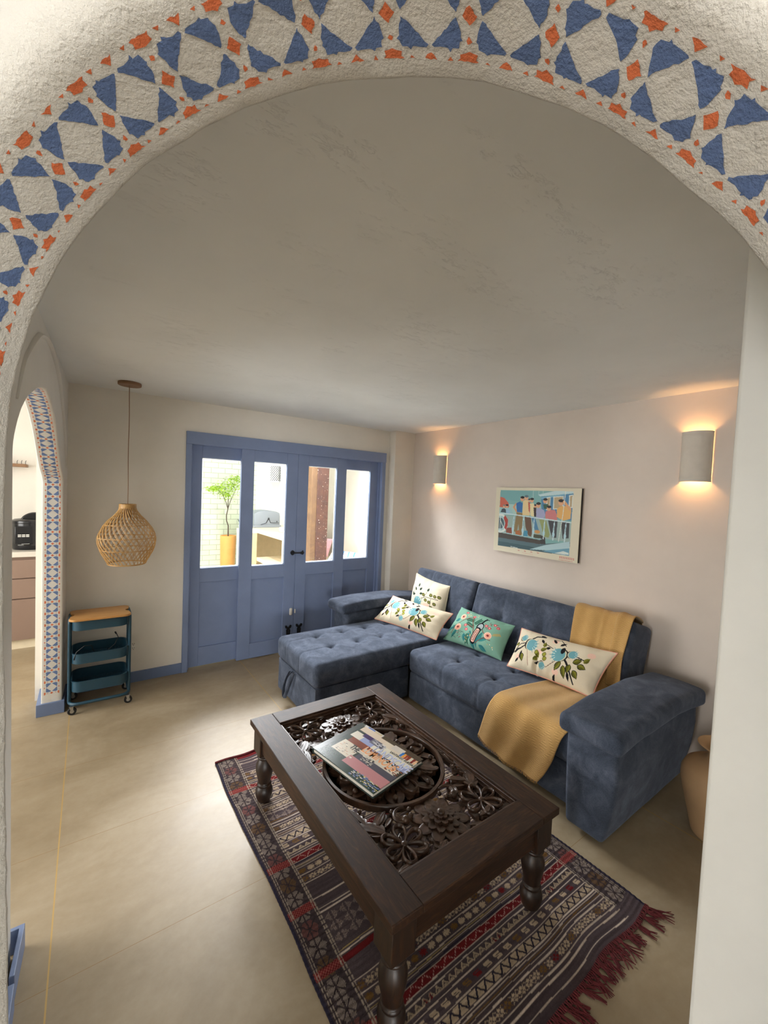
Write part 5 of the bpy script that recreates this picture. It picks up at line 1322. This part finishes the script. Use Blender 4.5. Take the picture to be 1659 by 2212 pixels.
mb.tube([(.17, 3.56, .512), (.178, 3.56, .495)], .005, 8)
tag(mb.build('charging_cable', M['rubber']), 'black charging cable lying loose in the middle tray of the trolley', 'cable')
# outlet
ou = thing('wall_outlet', 'white double power outlet low on the wall right of the trolley', 'power outlet', (.308, YB, .298))
soft_box(.262, .354, YB-.008, YB-.0005, .258, .338, .004, .01).build('cover_plate', M['white_plastic'], ou, merge=1e-5)
for zc in (.282, .316):
    mb = MB(); mb.box(.300, .3025, YB-.0095, YB-.0075, zc-.005, zc+.006); mb.box(.3125, .315, YB-.0095, YB-.0075, zc-.004, zc+.005); mb.lathe([(.0, 0), (.0025, 0), (.0025, .002), (0, .002)], (.3077, YB-.0095, zc-.010), 8, axis='y')
    mb.build('socket', M['black'], ou, False)

# ------------------------------------------------------------------ clay vase
mb = MB()
vp = [(.0, .002), (.105, .002), (.116, .012), (.124, .05), (.142, .13), (.160, .21), (.170, .265), (.168, .30), (.152, .335), (.120, .358), (.088, .372), (.072, .385), (.066, .400), (.070, .418), (.086, .434), (.106, .444), (.110, .448), (.106, .450), (.086, .440), (.064, .420), (.058, .400), (.06, .37), (.11, .34), (.15, .28), (.12, .08), (.0, .02)]
mb.lathe(vp, (2.515, .600, 0), 48, cap=False)
tag(mb.build('clay_vase', M['terracotta'], loc=(2.515, .600, 0)), 'tall pale clay vase on the floor half hidden by the white wall end', 'vase')

# ------------------------------------------------------------------ kitchen seen through the arch
cab = thing('base_cabinet', 'taupe kitchen base cabinet with wide drawers beyond the left arch', 'cabinet', (-.9, 5.3, 0))
MB().box(-1.55, -.34, 5.075, 5.60, .09, .875).build('carcass', M['drawer'], cab, False)
MB().box(-1.53, -.36, 5.10, 5.16, 0, .09).build('plinth', M['cream'], cab, False)
for z0, z1 in ((.678, .850), (.487, .669), (.095, .478)):
    MB().box(-1.05, -.345, 5.052, 5.074, z0, z1).build('drawer', M['drawer'], cab, False, .0015)
MB().box(-1.55, -1.055, 5.052, 5.074, .095, .850).build('cabinet_door', M['drawer'], cab, False, .0015)
tag(MB().box(-1.56, -.325, 5.035, 5.61, .877, .925).build('worktop', M['counter'], None, False, .003), 'pale marble worktop on the kitchen cabinet', 'countertop')
ck = thing('multi_cooker', 'black electric multi cooker with lit keys on the marble worktop', 'cooker', (-.455, 5.30, .925))
cc = (-.452, 5.300)
MB().lathe([(.0, .926), (.135, .926), (.142, .935), (.147, .97), (.150, 1.15), (.150, 1.178), (.0, 1.178)], (*cc, 0), 36).build('cooker_body', M['black'], ck, angle=40)
mb = MB(); mb.lathe([(.152, 1.179), (.154, 1.19), (.150, 1.202), (.125, 1.215), (.07, 1.222), (0, 1.224)], (*cc, 0), 36); mb.build('lid', M['black'], ck, angle=40)
pts = [(.105*math.cos(q), 1.196+.084*math.sin(q)) for q in np.linspace(0, PI, 20)]
mb = MB(); mb.prism([(cc[0]+.03+a, z) for a, z in pts], 5.235, 5.345, axis='y'); lh = mb.build('lid_handle', M['black'], ck, bevel=.010)
mb = MB(); mb.prism([(cc[0]+.045, 1.225), (cc[0]+.085, 1.225), (cc[0]+.075, 1.252), (cc[0]+.045, 1.258)], 5.231, 5.2345, axis='y'); mb.build('steam_valve', M['bbq_dark'], lh, False)
mb = MB(); mb.box(cc[0]-.105, cc[0]+.03, 5.143, 5.20, .985, 1.155); mb.build('control_panel', M['black'], ck, bevel=.006)
mb = MB()
for i in range(3):
    for j in range(2): mb.box(cc[0]-.082+i*.029, cc[0]-.058+i*.029, 5.140, 5.144, 1.068-j*.014, 1.077-j*.014)
mb.build('keypad', M['dispr'], ck, False)
mb = MB(); mb.box(cc[0]-.055, cc[0]+.002, 5.144, 5.150, .990-.004, .990); mb.box(cc[0]-.082, cc[0]-.04, 5.144, 5.150, .976, .9775); mb.build('printed_mark', M['dispr'], ck, False)
sh = thing('wall_shelf', 'small brown wooden shelf with little metal hooks on the kitchen wall', 'shelf', (-.7, 5.55, 1.74))
MB().box(-.95, -.505, 5.45, 5.615, 1.720, 1.750).build('shelf_board', M['rose_wood'], sh, False, .002)
for x in (-.575, -.542, -.512):
    MB().tube([(x, 5.46, 1.750), (x, 5.46, 1.772), (x+.006, 5.458, 1.785)], .0022, 6).build('hook', M['iron'], sh)

# ------------------------------------------------------------------ patio beyond the doors
st(MB().box(-.22, 6.0, 4.02, 9.1, -.12, -.004).build('floor_patio', M['white_out'], smooth=False), 'sunlit pale patio floor outside the doors', 'floor')
st(MB().box(-.3, 6.0, 8.9, 9.1, 0, 3.6).build('wall_brick', M['brick'], smooth=False), 'white painted brick wall at the end of the patio')
st(MB().box(2.95, 6.0, 8.55, 8.9, 0, 3.6).build('wall_patio', M['white_out'], smooth=False), 'smooth white patio wall behind the covered grill')
M['patio_side'] = plaster('weathered_cream_render', 'bdb7aa', .1, .2, 40, 5, .004, .01, .05)
st(MB().box(2.70, 4.4, 4.02, 7.4, 3.1, 3.22).build('ceiling_patio_shade', M['white_out'], smooth=False), 'unseen roof slab added over the patio to shade its side wall', 'roof')  # added out of view to keep sun off the side wall and cushions
st(MB().box(3.62, 3.9, 4.02, 7.2, 0, 3.1).build('wall_patio', M['patio_side'], smooth=False), 'cream patio side wall behind the striped cushion')
st(MB().box(-.40, -.22, 5.75, 9.0, 0, 3.0).build('wall_patio', M['white_out'], smooth=False), 'white patio boundary wall on the left')
post = thing('timber_post', 'dark reddish brown timber post with a paler plank on its left side, outside the doors', 'post', (2.83, 5.7, 0))
t = NT('weathered_red_brown_paint'); v = t.coord('Object'); n = t.noise(v, 9, 5, .7)
c = t.ramp(n, [(.3, lin('301a13')), (.6, lin('432619')), (.72, lin('523323'))]); sp2 = t.math('GREATER_THAN', t.noise(v, 55, 2, .5), .70)
t.base(t.mix(sp2, c, lin('d9cfc4'))); M['post'] = t.set(.8)
M['plank'] = wood('weathered_tan_plank', ('4a3320', '5d4429', '6e5233'), 10, .7, .05)
MB().box(2.776, 2.962, 5.60, 5.78, 0, 3.095).build('beam', M['post'], post, False, .004)
MB().box(2.690, 2.775, 5.615, 5.76, 0, 3.095).build('side_plank', M['plank'], post, False, .003)
# masonry grill counter
ctr = thing('masonry_counter', 'cream masonry patio counter with an open lower shelf', 'counter', (2.7, 7.0, 0))
MB().box(2.42, 3.35, 7.20, 7.95, .825, .90).box(2.13, 2.42, 7.20, 7.42, .825, .90).box(2.43, 3.10, 5.98, 7.20, .825, .90).build('counter_slab', M['cream'], ctr, False, .004)
MB().box(2.43, 3.10, 6.06, 7.20, .335, .40).build('lower_shelf', M['cream'], ctr, False, .004)
MB().box(2.43, 3.10, 5.98, 6.06, 0, .825).build('counter_leg', M['cream'], ctr, False, .004)
MB().box(2.13, 2.19, 7.20, 7.40, 0, .825).build('counter_leg', M['cream'], ctr, False, .004)
MB().box(2.32, 2.43, 7.21, 7.41, 0, .825).box(2.95, 3.06, 6.06, 7.2, 0, .825).box(2.19, 2.34, 7.37, 7.41, 0, .825).box(2.43, 3.3, 7.84, 7.90, 0, .825).build('back_panel', M['tan'], ctr, False)
gr = thing('covered_grill', 'grey covered gas grill standing on the patio counter', 'grill', (2.7, 7.6, .9))
pr_ = [(2.46, .905), (2.925, .905), (2.925, 1.10), (2.915, 1.165), (2.86, 1.19), (2.78, 1.205), (2.68, 1.212), (2.58, 1.205), (2.50, 1.185), (2.44, 1.15), (2.44, .905)]
MB().prism(pr_, 7.42, 7.82, axis='y').build('grill_hood', M['bbq'], gr, True, .012, 40)
MB().box(2.42, 2.945, 7.40, 7.84, .9005, .945).build('grill_tray', M['bbq'], gr, False, .006)
MB().prism([(2.66, .99), (2.69, 1.06), (2.715, 1.06), (2.745, .99), (2.90, .99), (2.90, .983), (2.74, .983), (2.71, 1.045), (2.695, 1.045), (2.665, .983), (2.56, .95), (2.56, .957)], 7.408, 7.421, axis='y').build('handle_strap', M['bbq_dark'], gr, False)
for kp, kr in (((2.705, 7.415, 1.068), .016), ((2.865, 7.415, 1.01), .012)): MB().sphere(kp, kr, 8).build('knob', M['bbq_dark'], gr)
mb = MB(); mb.lathe([(.0, .902), (.075, .902), (.088, .915), (.092, .965), (.090, .985), (.084, .985), (.084, .93), (.0, .92)], (2.655, 6.52, 0), 28, cap=False)
tag(mb.build('stone_bowl', simple('speckled_pale_stone', 'd8cfc6', .7, 0, .1, 40), loc=(2.655, 6.52, .902)), 'round pale stone bowl on the near end of the patio counter', 'bowl')
# perforated lamp
pw = thing('perforated_wall_lamp', 'white perforated clay lamp on the patio wall above the grill', 'wall lamp', (3.22, 8.5, 1.95))
mb = MB(); mb.lathe([(.105, 1.76), (.105, 2.12), (.098, 2.12), (.098, 1.76), (.105, 1.76)], (3.225, 8.549, 0), 24, a0=PI, a1=2*PI, cap=False); mb.build('shade', M['white_out'], pw)
mb = MB()
for i in range(12):
    for j in range(7):
        a = PI+.35+j*.40+(.2 if i % 2 else 0); z = 1.80+i*.026
        if a > 2*PI-.2: continue
        mb.sphere((3.225+.105*math.cos(a), 8.549+.105*math.sin(a), z), .0115, 6, sc=(1, .7, 1))
mb.build('dark_hole_beads', M['bbq_dark'], pw)  # nothing is cut: dark beads imitate the shade inside the perforations
# potted tree
pt = thing('potted_tree', 'small leafy tree in a tall yellow ochre planter against the brick wall', 'potted tree', (2.27, 8.45, 0))
mb = MB(); mb.lathe([(.0, .0), (.125, .0), (.135, .02), (.150, .60), (.150, .655), (.140, .655), (.140, .62), (.0, .62)], (2.27, 8.45, 0), 32, cap=False); mb.build('planter', M['glaze'], pt, angle=50)
tk = [(2.27, 8.45, .60), (2.265, 8.45, .85), (2.23, 8.45, .95), (2.225, 8.45, 1.05), (2.25, 8.45, 1.18), (2.25, 8.45, 1.30), (2.26, 8.45, 1.5)]
mb = MB(); mb.tube(tk, [.014, .012, .011, .011, .010, .009, .006], 8)
mb.tube([tk[4], (2.20, 8.42, 1.32), (2.14, 8.40, 1.45), (2.05, 8.40, 1.55)], [.008, .007, .005, .003], 6); mb.tube([tk[4], (2.30, 8.48, 1.33), (2.36, 8.47, 1.48), (2.42, 8.5, 1.62)], [.008, .007, .005, .003], 6)
mb.build('trunk', M['bark'], pt)
mb = MB(); r4 = random.Random(11)
for k in range(900):
    cx, cz, sx_, sz_ = r4.choice([(2.10, 1.58, .24, .09), (2.25, 1.62, .22, .12), (2.38, 1.66, .16, .12), (1.98, 1.57, .14, .06), (2.40, 1.78, .14, .07), (2.22, 1.47, .12, .08)])
    x, y, z = r4.gauss(cx, sx_*.5), r4.gauss(8.45, .12), r4.gauss(cz, sz_*.5)
    a = r4.uniform(0, 2*PI); tl = r4.uniform(-.7, .3); L_ = r4.uniform(.035, .07); w_ = L_*.26
    d_ = Vector((math.cos(a)*math.cos(tl), math.sin(a)*math.cos(tl), math.sin(tl))); s_ = d_.cross(Vector((r4.uniform(-.4, .4), r4.uniform(-.4, .4), 1))).normalized()
    p = Vector((x, y, z)); mb.mesh([p, p+d_*L_*.4+s_*w_+Vector((0, 0, .004)), p+d_*L_, p+d_*L_*.4-s_*w_+Vector((0, 0, .004)), p+d_*L_*.5-Vector((0, 0, .003))], [(0, 1, 4), (1, 2, 4), (2, 3, 4), (3, 0, 4)])
mb.build('foliage', M['leaf'], pt, smooth=False, fixn=False)
# variegated plant at the window edge on the counter
vpn = thing('leafy_plant', 'small plant with dark narrow leaves on the left end of the patio counter', 'plant', (2.185, 7.30, .9))
MB().lathe([(.0, .901), (.045, .901), (.055, .965), (.05, .965), (.0, .95)], (2.185, 7.30, 0), 16, cap=False).build('plant_pot', M['white_out'], vpn)
mb = MB()
for k in range(14):
    a = k*2.4; tl = .7+.5*((k*7) % 5)/5; L_ = .10+.04*(k % 3); d_ = Vector((math.cos(a)*math.cos(tl), math.sin(a)*math.cos(tl)*.6, math.sin(tl))); p = Vector((2.185, 7.30, .955)); s_ = d_.cross(Vector((0, 1, .2))).normalized()
    mb.mesh([p, p+d_*L_*.5+s_*.012, p+d_*L_, p+d_*L_*.5-s_*.012], [(0, 1, 2, 3)])
mb.build('foliage', simple('dark_green_leaf', '33463c', .5), vpn, smooth=False, fixn=False)
# built-in bench with textiles
tag(MB().box(3.12, 3.61, 4.5, 7.0, 0, .44).build('masonry_bench', M['cream'], None, False, .01), 'cream masonry bench along the patio side wall', 'bench')
def towel_art():
    c = Canvas(90, 60, 'e8e8ea', 1, .66)
    for k in range(7): c.line([(-.1+k*.18, -.1), (.1+k*.18, .8)], .05, '3c69ae')
    return c
pillow('outdoor_cushion', 'blue and white striped cushion on the patio bench behind the rightmost door', [(3.30, 6.02, .64), (3.56, 5.55, .64), (3.36, 5.42, .47), (3.12, 5.92, .47)], .16, towel_art(), None, seed=9)
c = Canvas(60, 50, 'dba9ae', 1, .8)
pillow('outdoor_cushion', 'plain pink cushion on the patio bench seen beside the timber post', [(3.36, 6.80, .80), (3.52, 6.42, .78), (3.40, 6.38, .47), (3.20, 6.78, .47)], .12, c, None, seed=10)
